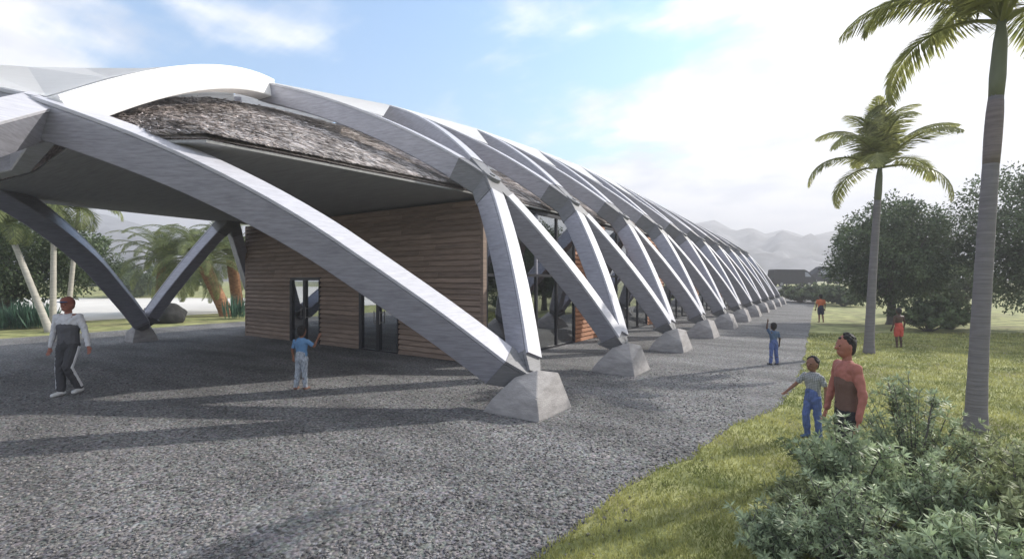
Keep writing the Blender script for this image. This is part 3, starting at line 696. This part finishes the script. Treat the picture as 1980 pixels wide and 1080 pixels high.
for i, (u, d, h, r, lab) in enumerate([(1795, 20.5, 1.6, 1.5, 'pale green bush right of the shirtless boy'), (1835, 21.5, 1.3, 1.2, 'bush next to the pale green one, under the grey green tree'),
        (1548, 47, 1.9, 2.4, 'bush in front of the dark van'), (1592, 44, 1.9, 2.2, 'bush on the lawn edge left of the round tree'), (1630, 40, 1.8, 2.2, 'bush right behind the person in the orange shirt')]):
    shrub(atd(u, d, gz(*atd(u, d)[:2])), h, r, 140+i, lab, None, leaf='leaf4', nst=60, ll=.16 if d < 30 else .26, wd=.06 if d < 30 else .12, whorl=8)
# grass blades on the near lawn
g = np.random.default_rng(5); n = 150000
dd_ = 2.6 + 17*g.random(n)**1.7; uu = 950 + 1150*g.random(n); rr_ = (uu-990)/F*dd_
X = rr_*cs - dd_*sn; Y = rr_*sn + dd_*cs
er = np.array([edge_r(float(y)) for y in np.arange(0, 40, .05)]); ex = er[np.clip((Y/.05).astype(int), 0, len(er)-1)]
keep = X > ex - .05 + .05*g.random(n); X, Y, dk = X[keep], Y[keep], dd_[keep]; n = len(X)
P = np.c_[X, Y, np.zeros(n)]; D = unit(np.c_[g.normal(size=(n, 2))*.45, np.ones(n)]); Nn = unit(np.c_[g.normal(size=(n, 2)), .2*np.ones(n)]); Nn = unit(Nn-D*np.sum(D*Nn, 1, keepdims=True))
hh = (.025+.035*g.random(n))*(1+dk*.03); tag(link('lawn_grass', leaf_mesh('lawn_grass', P, D, Nn, hh, .006+.0012*dk), M['blade']), kind='stuff')
# gravel stones lying loose on the near path
g = np.random.default_rng(6); n = 30000
bm0 = bmesh.new(); bmesh.ops.create_icosphere(bm0, subdivisions=1, radius=1); bv = np.array([list(v.co) for v in bm0.verts]); bf = np.array([[v.index for v in f.verts] for f in bm0.faces]); bm0.free()
dd_ = 2.9 + 9*g.random(n)**1.8; uu = -60 + 1500*g.random(n); rr_ = (uu-990)/F*dd_; X = rr_*cs - dd_*sn; Y = rr_*sn + dd_*cs
ex = er[np.clip((Y/.05).astype(int), 0, len(er)-1)]; keep = ((X < ex-.02) | ((X < ex+.35) & (g.random(len(X)) < .12))) & ((abs(X-FX-.1) > .55) | (abs((Y-FY0+.05+DY/2) % DY - DY/2) > .58)); X, Y = X[keep], Y[keep]; n = len(X)
s = .007+.014*g.random((n, 1, 1))**2; sh = .6+.6*g.random((n, 1, 3)); sh[:, :, 2] *= .6; th = g.random(n)*6.28; ct, st_ = np.cos(th)[:, None], np.sin(th)[:, None]
v = bv[None]*(1+.22*g.normal(size=(n, len(bv), 1)))*s*sh; v = np.stack([v[..., 0]*ct-v[..., 1]*st_, v[..., 0]*st_+v[..., 1]*ct, v[..., 2]], -1) + np.c_[X, Y, np.full(n, .010)][:, None, :]
f = (bf[None] + (np.arange(n)*len(bv))[:, None, None]).reshape(-1)
me = bpy.data.meshes.new('gravel_stones'); me.vertices.add(v.shape[0]*v.shape[1]); me.vertices.foreach_set('co', v.reshape(-1)); me.loops.add(len(f)); me.loops.foreach_set('vertex_index', f.astype(np.int32))
me.polygons.add(len(f)//3); me.polygons.foreach_set('loop_start', np.arange(0, len(f), 3, dtype=np.int32)); me.polygons.foreach_set('loop_total', np.full(len(f)//3, 3, dtype=np.int32)); me.update()
M['stone'] = mat('pebble', (.10, .095, .10), .9, .2, 3, island=.6, col2=(.20, .19, .185))
tag(link('gravel_stones', me, M['stone']), kind='stuff')
# boulder behind the left strut
bm = bmesh.new(); bmesh.ops.create_icosphere(bm, subdivisions=4, radius=1)
for v in bm.verts:
    k = 1+.25*noise.noise(v.co*1.3)+.08*noise.noise(v.co*4); v.co = Vector((v.co.x*.95*k, v.co.y*.7*k, max(-.3, v.co.z*.62*k+.42)))
o = bmobj('boulder', bm, M['rock'], None, True); o.location = atd(322, 24.5); o.rotation_euler[2] = R(34)
tag(o, 'dark rounded boulder behind the foot of the far left strut', 'boulder')

# ------------------------------------------------------------------ vehicles
def vehicle(name, loc, rz, prof_, wdt, label, cat, paint, wheels, wins, wr=.36, extra=None):
    t = empty(name, loc, rz, label=label, cat=cat)
    bm = bmesh.new(); n = len(prof_)
    a = [bm.verts.new((x, -wdt/2*(1-.10*max(0, (z-1.1))), z)) for x, z in prof_]; b = [bm.verts.new((x, wdt/2*(1-.10*max(0, (z-1.1))), z)) for x, z in prof_]
    bm.faces.new(a); bm.faces.new(b[::-1])
    for i in range(n): bm.faces.new((a[i], b[i], b[(i+1) % n], a[(i+1) % n]))
    bmesh.ops.bevel(bm, geom=bm.edges[:], offset=.05, segments=2, affect='EDGES'); bmobj('body', bm, paint, t)
    for poly in wins:
        for s in (-1, 1):
            bm = bmesh.new(); q = [bm.verts.new((x, s*(wdt/2*(1-.10*max(0, z-1.1))+.012), z)) for x, z in poly]; fcs = bm.faces.new(q if s < 0 else q[::-1])
            r_ = bmesh.ops.extrude_face_region(bm, geom=[fcs]); bmesh.ops.translate(bm, verts=[v for v in r_['geom'] if isinstance(v, bmesh.types.BMVert)], vec=(0, -s*.02, 0)); bmobj('window', bm, M['vglass'], t)
    for x in wheels:
        for s in (-1, 1):
            bm = bmesh.new(); tube(bm, [(x, s*(wdt/2-.2), wr), (x, s*(wdt/2+.01), wr)], wr, 20); wo = bmobj('wheel', bm, M['tyre'], t)
            bm = bmesh.new(); tube(bm, [(x, s*(wdt/2), wr), (x, s*(wdt/2+.03), wr)], wr*.6, 16); bmobj('rim', bm, M['rim'], wo)
    for s in (-1, 1): obox('headlight', M['lamp'], t, prof_[extra][0]-.03, prof_[extra][0]+.04, s*wdt*.38-.12, s*wdt*.38+.12, .78, .98)
    return t
M['vglass'] = mat('vehicle_glass', (.25, .27, .3), .08, .1, 3, spec=.8); M['tyre'] = mat('tyre', (.02, .02, .02), .9); M['rim'] = mat('rim', (.3, .3, .31), .3, metal=.8); M['lamp'] = mat('lamp_lens', (.6, .6, .62), .1)
M['vpaint'] = mat('dark_grey_paint', (.02, .022, .022), .7, spec=.1); M['vpaint2'] = mat('grey_blue_paint', (.03, .033, .04), .7, spec=.1)
van = [(-3.1, .35), (-3.15, 1.2), (-3.0, 2.45), (-2.8, 2.55), (1.55, 2.5), (2.0, 2.25), (2.75, 1.35), (3.1, 1.15), (3.2, .6), (3.15, .35)]
pl = atd(1530, 72); pl.z = gz(pl.x, pl.y)
vehicle('van', pl, R(YAW), van, 2.0, 'dark panel van parked at the far end of the path', 'van', M['vpaint'], (-2.0, 2.05), [[(1.5, 1.45), (1.5, 2.15), (1.85, 2.1), (2.4, 1.45)]], extra=8)
pk = [(-2.6, .5), (-2.65, 1.2), (-.6, 1.25), (-.45, 2.3), (-.2, 2.45), (1.2, 2.4), (2.2, 1.5), (2.95, 1.3), (3.05, .7), (3.0, .5)]
pk = [(-2.4, .4), (-2.45, 1.2), (-2.3, 2.55), (-2.1, 2.65), (.6, 2.6), (1.9, 1.55), (2.8, 1.25), (2.95, .7), (2.9, .4)]
pl = atd(1592, 73); pl.z = gz(pl.x, pl.y)+.35
vehicle('van', pl, R(YAW+180), pk, 2.0, 'grey van with large side windows, right of the dark panel van and partly behind leaves', 'van', M['vpaint2'], (-1.5, 1.9), [[(-2.1, 1.5), (-2.05, 2.3), (-1.0, 2.3), (-1.0, 1.5)], [(-.85, 1.5), (-.85, 2.3), (.55, 2.28), (1.5, 1.5)]], extra=7)

# ------------------------------------------------------------------ people
def capsule(bm, a, b, ra, rb, ex=(1, 1), seg=14, axis_x=None):
    """closed tapered limb with round ends; ex flattens the section (x-ish, y-ish)"""
    a, b = Vector(a), Vector(b); t = (b-a); Ln = t.length; t.normalize()
    xx = Vector(axis_x or (1, 0, 0)); xx = xx - t*xx.dot(t)
    if xx.length < .1: xx = Vector((0, 1, 0)) - t*t.y
    xx.normalize(); yy = t.cross(xx); rings = []
    secs = [(-math.cos(q)*ra, math.sin(q)*ra) for q in (.35, .8, 1.2)] + [(0, ra)] + [(Ln*f, ra+(rb-ra)*f) for f in (.33, .66)] + [(Ln, rb)] + [(Ln+math.cos(q)*rb, math.sin(q)*rb) for q in (1.2, .8, .35)]
    for s, r in secs: rings.append([bm.verts.new(a + t*s + xx*math.cos(k*2*math.pi/seg)*r*ex[0] + yy*math.sin(k*2*math.pi/seg)*r*ex[1]) for k in range(seg)])
    for i in range(len(rings)-1):
        for k in range(seg): bm.faces.new((rings[i][k], rings[i][(k+1) % seg], rings[i+1][(k+1) % seg], rings[i+1][k]))
    bm.faces.new(rings[0][::-1]); bm.faces.new(rings[-1])
def ellip(bm, c, r, rot=None):
    res = bmesh.ops.create_icosphere(bm, subdivisions=3, radius=1); m_ = Matrix.Translation(c) @ (rot or Matrix()) @ Matrix.Diagonal((*r, 1))
    bmesh.ops.transform(bm, matrix=m_, verts=res['verts'])
def fuse(name, bm, m, parent, vox, smooth=5, extra=None):
    bmesh.ops.recalc_face_normals(bm, faces=bm.faces)
    me = bpy.data.meshes.new('tmp'); bm.to_mesh(me); bm.free(); o = bpy.data.objects.new('tmp', me); C.objects.link(o)
    r_ = o.modifiers.new('r', 'REMESH'); r_.mode = 'VOXEL'; r_.voxel_size = vox; r_.use_smooth_shade = True
    if smooth: s_ = o.modifiers.new('s', 'SMOOTH'); s_.factor = .5; s_.iterations = smooth
    dg = bpy.context.evaluated_depsgraph_get(); dg.update(); me2 = bpy.data.meshes.new_from_object(o.evaluated_get(dg)); me2.name = name
    bpy.data.objects.remove(o); bpy.data.meshes.remove(me)
    if name in ('shirt', 'trousers', 'shorts', 'vest'):
        amp = .011 if name != 'vest' else .004
        nv = len(me2.vertices); co = np.empty(nv*3); me2.vertices.foreach_get('co', co); co = co.reshape(-1, 3); no = np.empty(nv*3); me2.vertex_normals.foreach_get('vector', no); no = no.reshape(-1, 3)
        q = np.array([noise.noise(Vector((c[0]*9, c[1]*9, c[2]*15+c[0]*14))) + .5*noise.noise(Vector((c[0]*22+4, c[1]*22, c[2]*26))) for c in co])
        me2.vertices.foreach_set('co', (co + no*(amp*q)[:, None]).reshape(-1)); me2.update()
    return link(name, me2, m, parent, True)
def person(loc, face, Ht, label, skin, shirt, legs, hair, head=1.0, arms=None, feet=None, sleeves='short', shorts=False, shoes=None, vox=.006, top=True, cap=None, lean=0, headturn=0, panel=None, stripe=None, group=None):
    """face: heading angle of +y axis. arms: {'l':(elbow,hand)} in body heights, x right. """
    t = empty('person', loc, face, label=label, cat='person', group=group)
    S = Ht; hs = head
    hipz, shz = .52, .815-.035*(hs-1)*3
    arms = arms or {}; feet = feet or {}
    hc = Vector((0, .012+lean, shz+.115*hs+.004)); hr = Vector((.050, .060, .070))*hs
    J = {}
    for s, nme in ((-1, 'l'), (1, 'r')):
        sh = Vector((.105*s, lean*.8, shz-.01)); el, ha = arms.get(nme, (Vector((.14*s, -.01+lean*.6, .635)), Vector((.15*s, .03+lean*.5, .49))))
        hp = Vector((.048*s, 0, hipz-.02)); kn, an = feet.get(nme, (Vector((.052*s, .012, .285)), Vector((.055*s, -.008, .045))))
        J[nme] = (sh, Vector(el), Vector(ha), hp, Vector(kn), Vector(an))
    def sc3(v): return Vector(v)*S
    # ---- body (skin): one continuous mesh
    bm = bmesh.new()
    capsule(bm, sc3((0, 0, .53)), sc3((0, lean*.4, .63)), .072*S, .068*S, (1.05, .76)); capsule(bm, sc3((0, lean*.4, .63)), sc3((0, lean*.9, .755)), .070*S, .088*S, (1.12, .74))
    capsule(bm, sc3((-.07, lean, shz-.02)), sc3((.07, lean, shz-.02)), .045*S, .045*S, (1, 1), axis_x=(0, 0, 1))
    capsule(bm, sc3((0, lean, shz)), sc3((hc.x, hc.y-.012, hc.z-.03)), .034*S, .029*S)
    for nme in 'lr':
        s = -1 if nme == 'l' else 1; sh, el, ha, hp, kn, an = J[nme]
        capsule(bm, sh*S, el*S, .030*S, .022*S); capsule(bm, el*S, (ha*S), .0235*S, .0145*S)
        d = (ha-el).normalized(); 
        side = d.cross(Vector((0, 1, 0))); side = side if side.length > .2 else d.cross(Vector((1, 0, 0))); side.normalize(); fl = side.cross(d)
        # palm and fingers
        pc = ha + d*.024; capsule(bm, ha*S, (ha+d*.040)*S, .012*S, .0145*S, (1.35, .62), axis_x=side)
        for q, ln_ in enumerate((.036, .043, .040, .032)):
            b0 = ha + d*.048 + side*(-.0165+.011*q); b1 = b0 + (d*.9+fl*.25).normalized()*ln_*.5; b2 = b1 + (d*.75+fl*.6).normalized()*ln_*.5
            rr_ = max(.0042*S, vox*.95); capsule(bm, b0*S, b1*S, rr_, rr_*.95, seg=8); capsule(bm, b1*S, b2*S, rr_*.95, rr_*.85, seg=8)
        tb = ha + d*.014 - side*.013; tm = tb + (-side*.8+d*.6+fl*.3).normalized()*.020; te = tm + (-side*.25+d*.9+fl*.3).normalized()*.018
        rr_ = max(.0052*S, vox); capsule(bm, tb*S, tm*S, rr_*1.1, rr_, seg=8); capsule(bm, tm*S, te*S, rr_, rr_*.85, seg=8)
        capsule(bm, hp*S, kn*S, .052*S, .034*S); capsule(bm, kn*S, an*S, .034*S, .021*S); capsule(bm, (kn*.6+an*.4)*S+Vector((0, -.008*S, 0)), (kn*.4+an*.6)*S, .034*S, .024*S)
        ft = an + Vector((.012*s, .085, -.026)); capsule(bm, (an+Vector((0, -.015, -.018)))*S, ft*S, .021*S, .017*S, (1.2, .85))
    Rh = Matrix.Translation(hc*S) @ Matrix.Rotation(headturn, 4, 'Z') @ Matrix.Translation(-hc*S)
    hb = bmesh.new(); ellip(hb, hc*S, hr*S); ellip(hb, (hc+Vector((0, .018*hs, -.036*hs)))*S, Vector((.036, .038, .036))*hs*S)   # skull, jaw
    capsule(hb, (hc+Vector((0, .056*hs, .006*hs)))*S, (hc+Vector((0, .069*hs, -.012*hs)))*S, .006*hs*S, .0105*hs*S, seg=8)               # nose
    for s in (-1, 1):
        ellip(hb, (hc+Vector((.049*s*hs, -.004*hs, -.004*hs)))*S, Vector((.007, .013, .019))*hs*S)                                   # ears
        ellip(hb, (hc+Vector((.021*s*hs, .050*hs, .013*hs)))*S, Vector((.013, .006, .004))*hs*S)                                   # brows
    ellip(hb, (hc+Vector((0, .055*hs, -.034*hs)))*S, Vector((.016, .006, .0045))*hs*S); ellip(hb, (hc+Vector((0, .053*hs, -.043*hs)))*S, Vector((.013, .006, .0045))*hs*S)
    hb.transform(Rh); me = bpy.data.meshes.new('h'); hb.to_mesh(me); hb.free(); bm.from_mesh(me); bpy.data.meshes.remove(me)
    body = fuse('body', bm, skin, t, vox, 3)
    for s in (-1, 1):
        eb = bmesh.new(); ellip(eb, (hc+Vector((.021*s*hs, .0545*hs, .002*hs)))*S, Vector((.0070, .0035, .0035))*hs*S); eb.transform(Rh); bmobj('eye', eb, M['eye'], t, True)
    # ---- hair
    hb = bmesh.new(); ellip(hb, (hc+Vector((0, -.017, .014))*hs)*S, Vector((.0535, .0555, .0630))*hs*S); ellip(hb, (hc+Vector((0, -.030, -.010))*hs)*S, Vector((.046, .038, .052))*hs*S)
    for q in range(46):
        a = random.uniform(0, 6.283); e = random.uniform(.15, 1.5); v = Vector((math.cos(a)*math.cos(e)*.050, math.sin(a)*math.cos(e)*.056-.012, math.sin(e)*.058+.018)); 
        if v.y > .015 and v.z < .045: continue
        ellip(hb, (hc+v*hs)*S, Vector((.011, .011, .010))*hs*S)
    hb.transform(Rh); fuse('hair', hb, hair, t, max(vox, .006), 1)
    # ---- clothing
    if top:
        bm = bmesh.new(); hem = .50 if not shorts else .515
        capsule(bm, sc3((0, 0, hem+.045)), sc3((0, lean*.4, .64)), .086*S, .081*S, (1.1, .80)); capsule(bm, sc3((0, lean*.4, .63)), sc3((0, lean*.9, .752)), .080*S, .096*S, (1.14, .76))
        capsule(bm, sc3((-.076, lean, shz-.024)), sc3((.076, lean, shz-.024)), .049*S, .049*S, (1, 1), axis_x=(0, 0, 1))
        for nme in 'lr':
            sh, el, ha, hp, kn, an = J[nme]
            if sleeves == 'short': capsule(bm, sh*S, (sh.lerp(el, .68))*S, .037*S, .034*S)
            elif sleeves == 'long': capsule(bm, sh*S, el*S, .037*S, .029*S); capsule(bm, el*S, el.lerp(ha, .93)*S, .029*S, .021*S)
            else: capsule(bm, sh*S, (sh.lerp(el, .12))*S, .036*S, .035*S)
        fuse('shirt', bm, shirt, t, max(vox, .007), 4)
    if panel:
        bm = bmesh.new(); capsule(bm, sc3((0, 0, .545)), sc3((0, lean*.4, .64)), .091*S, .086*S, (1.1, .82)); capsule(bm, sc3((0, lean*.4, .63)), sc3((0, lean*.85, .70)), .086*S, .098*S, (1.11, .79)); fuse('vest', bm, panel, t, max(vox, .007), 4)
    bm = bmesh.new(); capsule(bm, sc3((0, 0, .505)), sc3((0, 0, .60)), .086*S, .080*S, (1.12, .88))
    for nme in 'lr':
        sh, el, ha, hp, kn, an = J[nme]
        if shorts: capsule(bm, hp*S, hp.lerp(kn, .80)*S, .062*S, .058*S)
        else: capsule(bm, hp*S, kn*S, .060*S, .044*S); capsule(bm, kn*S, kn.lerp(an, .94)*S, .044*S, .037*S)
    fuse('shorts' if shorts else 'trousers', bm, legs, t, max(vox, .007), 4)
    if stripe:
        for nme, s in (('l', -1), ('r', 1)):
            sh, el, ha, hp, kn, an = J[nme]; o_ = Vector((.051*s, .0, 0)); bm = bmesh.new()
            sweep(bm, [(hp+o_*1.30+Vector((0, 0, .0)))*S, (kn+o_)*S, (kn.lerp(an, .9)+o_*.86)*S], Vector((s, 0, .05)), .026*S, .02*S, ch=.002); bmobj('trouser_stripe', bm, stripe, t)
    if shoes:
        for nme, s in (('l', -1), ('r', 1)):
            an = J[nme][5]; bm = bmesh.new(); capsule(bm, (an+Vector((0, -.018, -.017)))*S, (an+Vector((.012*s, .088, -.024)))*S, .026*S, .021*S, (1.15, .95)); capsule(bm, an*S, (an+Vector((0, 0, -.02)))*S, .026*S, .026*S)
            fuse('shoe', bm, shoes, t, max(vox, .007), 3)
    if cap:
        bm = bmesh.new(); ellip(bm, (hc+Vector((0, -.002, .030))*hs)*S, Vector((.057, .066, .052))*hs*S)
        co = fuse('cap', bm, cap[0], t, .008, 2); bm = bmesh.new(); ellip(bm, (hc+Vector((0, .068, .030))*hs)*S, Vector((.044, .045, .006))*hs*S); bmobj('cap_brim', bm, cap[1], co, True)
    return t
M['eye'] = mat('eye', (.015, .01, .01), .2)
sk1 = pmat('brown_skin', (.20, .095, .06), .55); sk2 = pmat('dark_brown_skin', (.075, .04, .03), .55); sk3 = pmat('reddish_brown_skin', (.30, .12, .085), .55)
hairm = mat('black_hair', (.018, .016, .016), .7, .3, 30, bump=.5, bscale=120)
blue = pmat('blue_cotton', (.12, .24, .42)); blue2 = pmat('dull_blue_cotton', (.075, .12, .20)); jean = mat('denim', (.09, .13, .30), .9, .25, 12, (5, 5, 1.2), .2, 60); grey = pmat('light_grey_knit', (.60, .60, .63)); dark = pmat('dark_grey_cloth', (.05, .05, .056)); greyj = mat('striped_grey_trousers', (.13, .17, .22), .9, .4, 18, (6, 6, .6), col2=(.42, .45, .5))
red = pmat('orange_red_knit', (.34, .13, .105)); org = pmat('orange_cotton', (.62, .17, .07)); white = pmat('white_leather', (.6, .6, .6)); black = pmat('black_cloth', (.025, .025, .03)); maroon = pmat('brown_cloth', (.14, .07, .06))
def plaid():
    m = pmat('checked_cotton', (.34, .35, .35)); n = m.node_tree.nodes; l = m.node_tree.links; p = n['Principled BSDF']
    tc_ = n['Texture Coordinate']; old = p.inputs['Base Color'].links[0].from_socket; fac = None
    for ax in ('X', 'Z'):
        w_ = n.new('ShaderNodeTexWave'); w_.wave_type = 'BANDS'; w_.bands_direction = ax; w_.inputs['Scale'].default_value = 14; l.new(tc_.outputs['Object'], w_.inputs[0])
        mx = n.new('ShaderNodeMix'); mx.data_type = 'RGBA'; mx.blend_type = 'MULTIPLY'; r_ = n.new('ShaderNodeMapRange'); r_.inputs[1].default_value = .0; r_.inputs[2].default_value = .35; r_.inputs[3].default_value = .7; r_.inputs[4].default_value = 0; l.new(w_.outputs[1], r_.inputs[0])
        l.new(r_.outputs[0], mx.inputs[0]); l.new(old, mx.inputs[6]); mx.inputs[7].default_value = (.3, .32, .38, 1); old = mx.outputs[2]
    l.new(old, p.inputs['Base Color']); return m
def heading(px_right, fwd):  # heading whose +y points to the given picture direction (right, away)
    v = Vector((px_right*cs - fwd*sn, px_right*sn + fwd*cs)); return math.atan2(-v.x, v.y)
V = Vector
# capped man, walking, seen from the front quarter
person(at(132, 762), heading(.1, -1), 1.84, 'person in a cap and light grey top, dark trousers with white side stripes', sk3, grey, dark, pmat('auburn_hair', (.16, .06, .04)),
       arms={'l': (V((-.165, .0, .645)), V((-.215, .03, .50))), 'r': (V((.155, -.02, .64)), V((.18, -.01, .49)))}, feet={'l': (V((-.045, .07, .29)), V((-.085, -.03, .06))), 'r': (V((.05, .03, .285)), V((.03, .05, .045)))},
       sleeves='long', shoes=white, cap=(pmat('rust_cap', (.26, .09, .07)), pmat('blue_brim', (.05, .13, .30))), panel=pmat('charcoal_vest', (.09, .09, .10)), stripe=pmat('white_trim', (.6, .6, .62)))
person(at(583, 753), heading(.12, 1), 1.24, 'child in a blue T-shirt seen from behind, right hand raised towards the glass doors', sk1, blue, greyj, hairm, head=1.22,
       arms={'r': (V((.205, .02, .70)), V((.255, .05, .835))), 'l': (V((-.15, -.01, .64)), V((-.155, .02, .51)))}, feet={'l': (V((-.06, .0, .285)), V((-.085, -.02, .045))), 'r': (V((.05, .01, .285)), V((.06, .01, .045)))}, shoes=pmat('brown_shoe', (.16, .09, .07)), vox=.005)
person(at(1496, 705), heading(-.1, 1), 1.06, 'child in dull blue shirt and jeans on the gravel, left arm stretched up', sk2, blue2, jean, hairm, head=1.22,
       arms={'l': (V((-.165, .02, .90)), V((-.135, .03, 1.04))), 'r': (V((.15, -.01, .64)), V((.16, .02, .50)))}, feet={'l': (V((-.062, .0, .285)), V((-.085, -.01, .045))), 'r': (V((.062, .0, .285)), V((.085, -.01, .045)))}, shoes=dark, vox=.005)
person(at(1572, 846), heading(-1, -.42), 1.10, 'child in a grey checked shirt and blue jeans walking beside the shrubs', sk1, plaid(), jean, hairm, head=1.25,
       arms={'r': (V((.165, .09, .66)), V((.20, .21, .57))), 'l': (V((-.15, -.03, .65)), V((-.16, .0, .50)))}, feet={'l': (V((-.05, -.01, .29)), V((-.055, -.04, .05))), 'r': (V((.048, .07, .285)), V((.05, .03, .045)))}, shoes=blue2, vox=.0045)
RP = person(atd(1638, 5.0), heading(-1, .05), 1.62, 'person in an orange-red top with dark vest standing behind the shrubs', sk3, red, black, hairm, head=1.04,
       arms={'l': (V((-.15, -.02, .64)), V((-.16, .02, .49))), 'r': (V((.15, .02, .64)), V((.16, .06, .50)))}, sleeves='long', panel=pmat('brown_vest', (.13, .075, .06)), shoes=dark, vox=.006)
RP.scale = (.84, .84, 1)
person(at(1587, 623), heading(.2, 1), 1.42, 'distant child in an orange T-shirt and dark shorts at the lawn edge', sk1, org, pmat('navy_shorts', (.03, .035, .06)), hairm, head=1.1, shorts=True, vox=.012, feet={'l': (V((-.05, 0, .285)), V((-.06, -.02, .045))), 'r': (V((.055, 0, .285)), V((.085, .0, .045)))})
person(at(1738, 672), heading(0, 1), 1.26, 'shirtless child in red shorts standing on the lawn beside the round tree', sk2, red, pmat('red_shorts', (.50, .08, .06)), hairm, head=1.12, shorts=True, top=False, vox=.009)
pb = atd(1521, 55); person((pb.x, pb.y, gz(pb.x, pb.y)), heading(0, -1), 1.65, 'far-off person in dull brown clothes standing at the bush in front of the dark van', sk2, maroon, maroon, hairm, vox=.014, sleeves='long')

# ------------------------------------------------------------------ haze
hm = bpy.data.materials.new('haze'); hm.use_nodes = True; n = hm.node_tree.nodes; n.remove(n['Principled BSDF'])
pv = n.new('ShaderNodeVolumePrincipled'); pv.inputs['Color'].default_value = (.93, .94, 1, 1); pv.inputs['Density'].default_value = .0021; pv.inputs['Anisotropy'].default_value = .2
hm.node_tree.links.new(pv.outputs[0], n['Material Output'].inputs['Volume'])
tag(obox('haze', hm, None, -1700, 1700, -400, 1900, -9, 130), kind='stuff')
sc.cycles.volume_bounces = 0
sc.cycles.transparent_max_bounces = 16
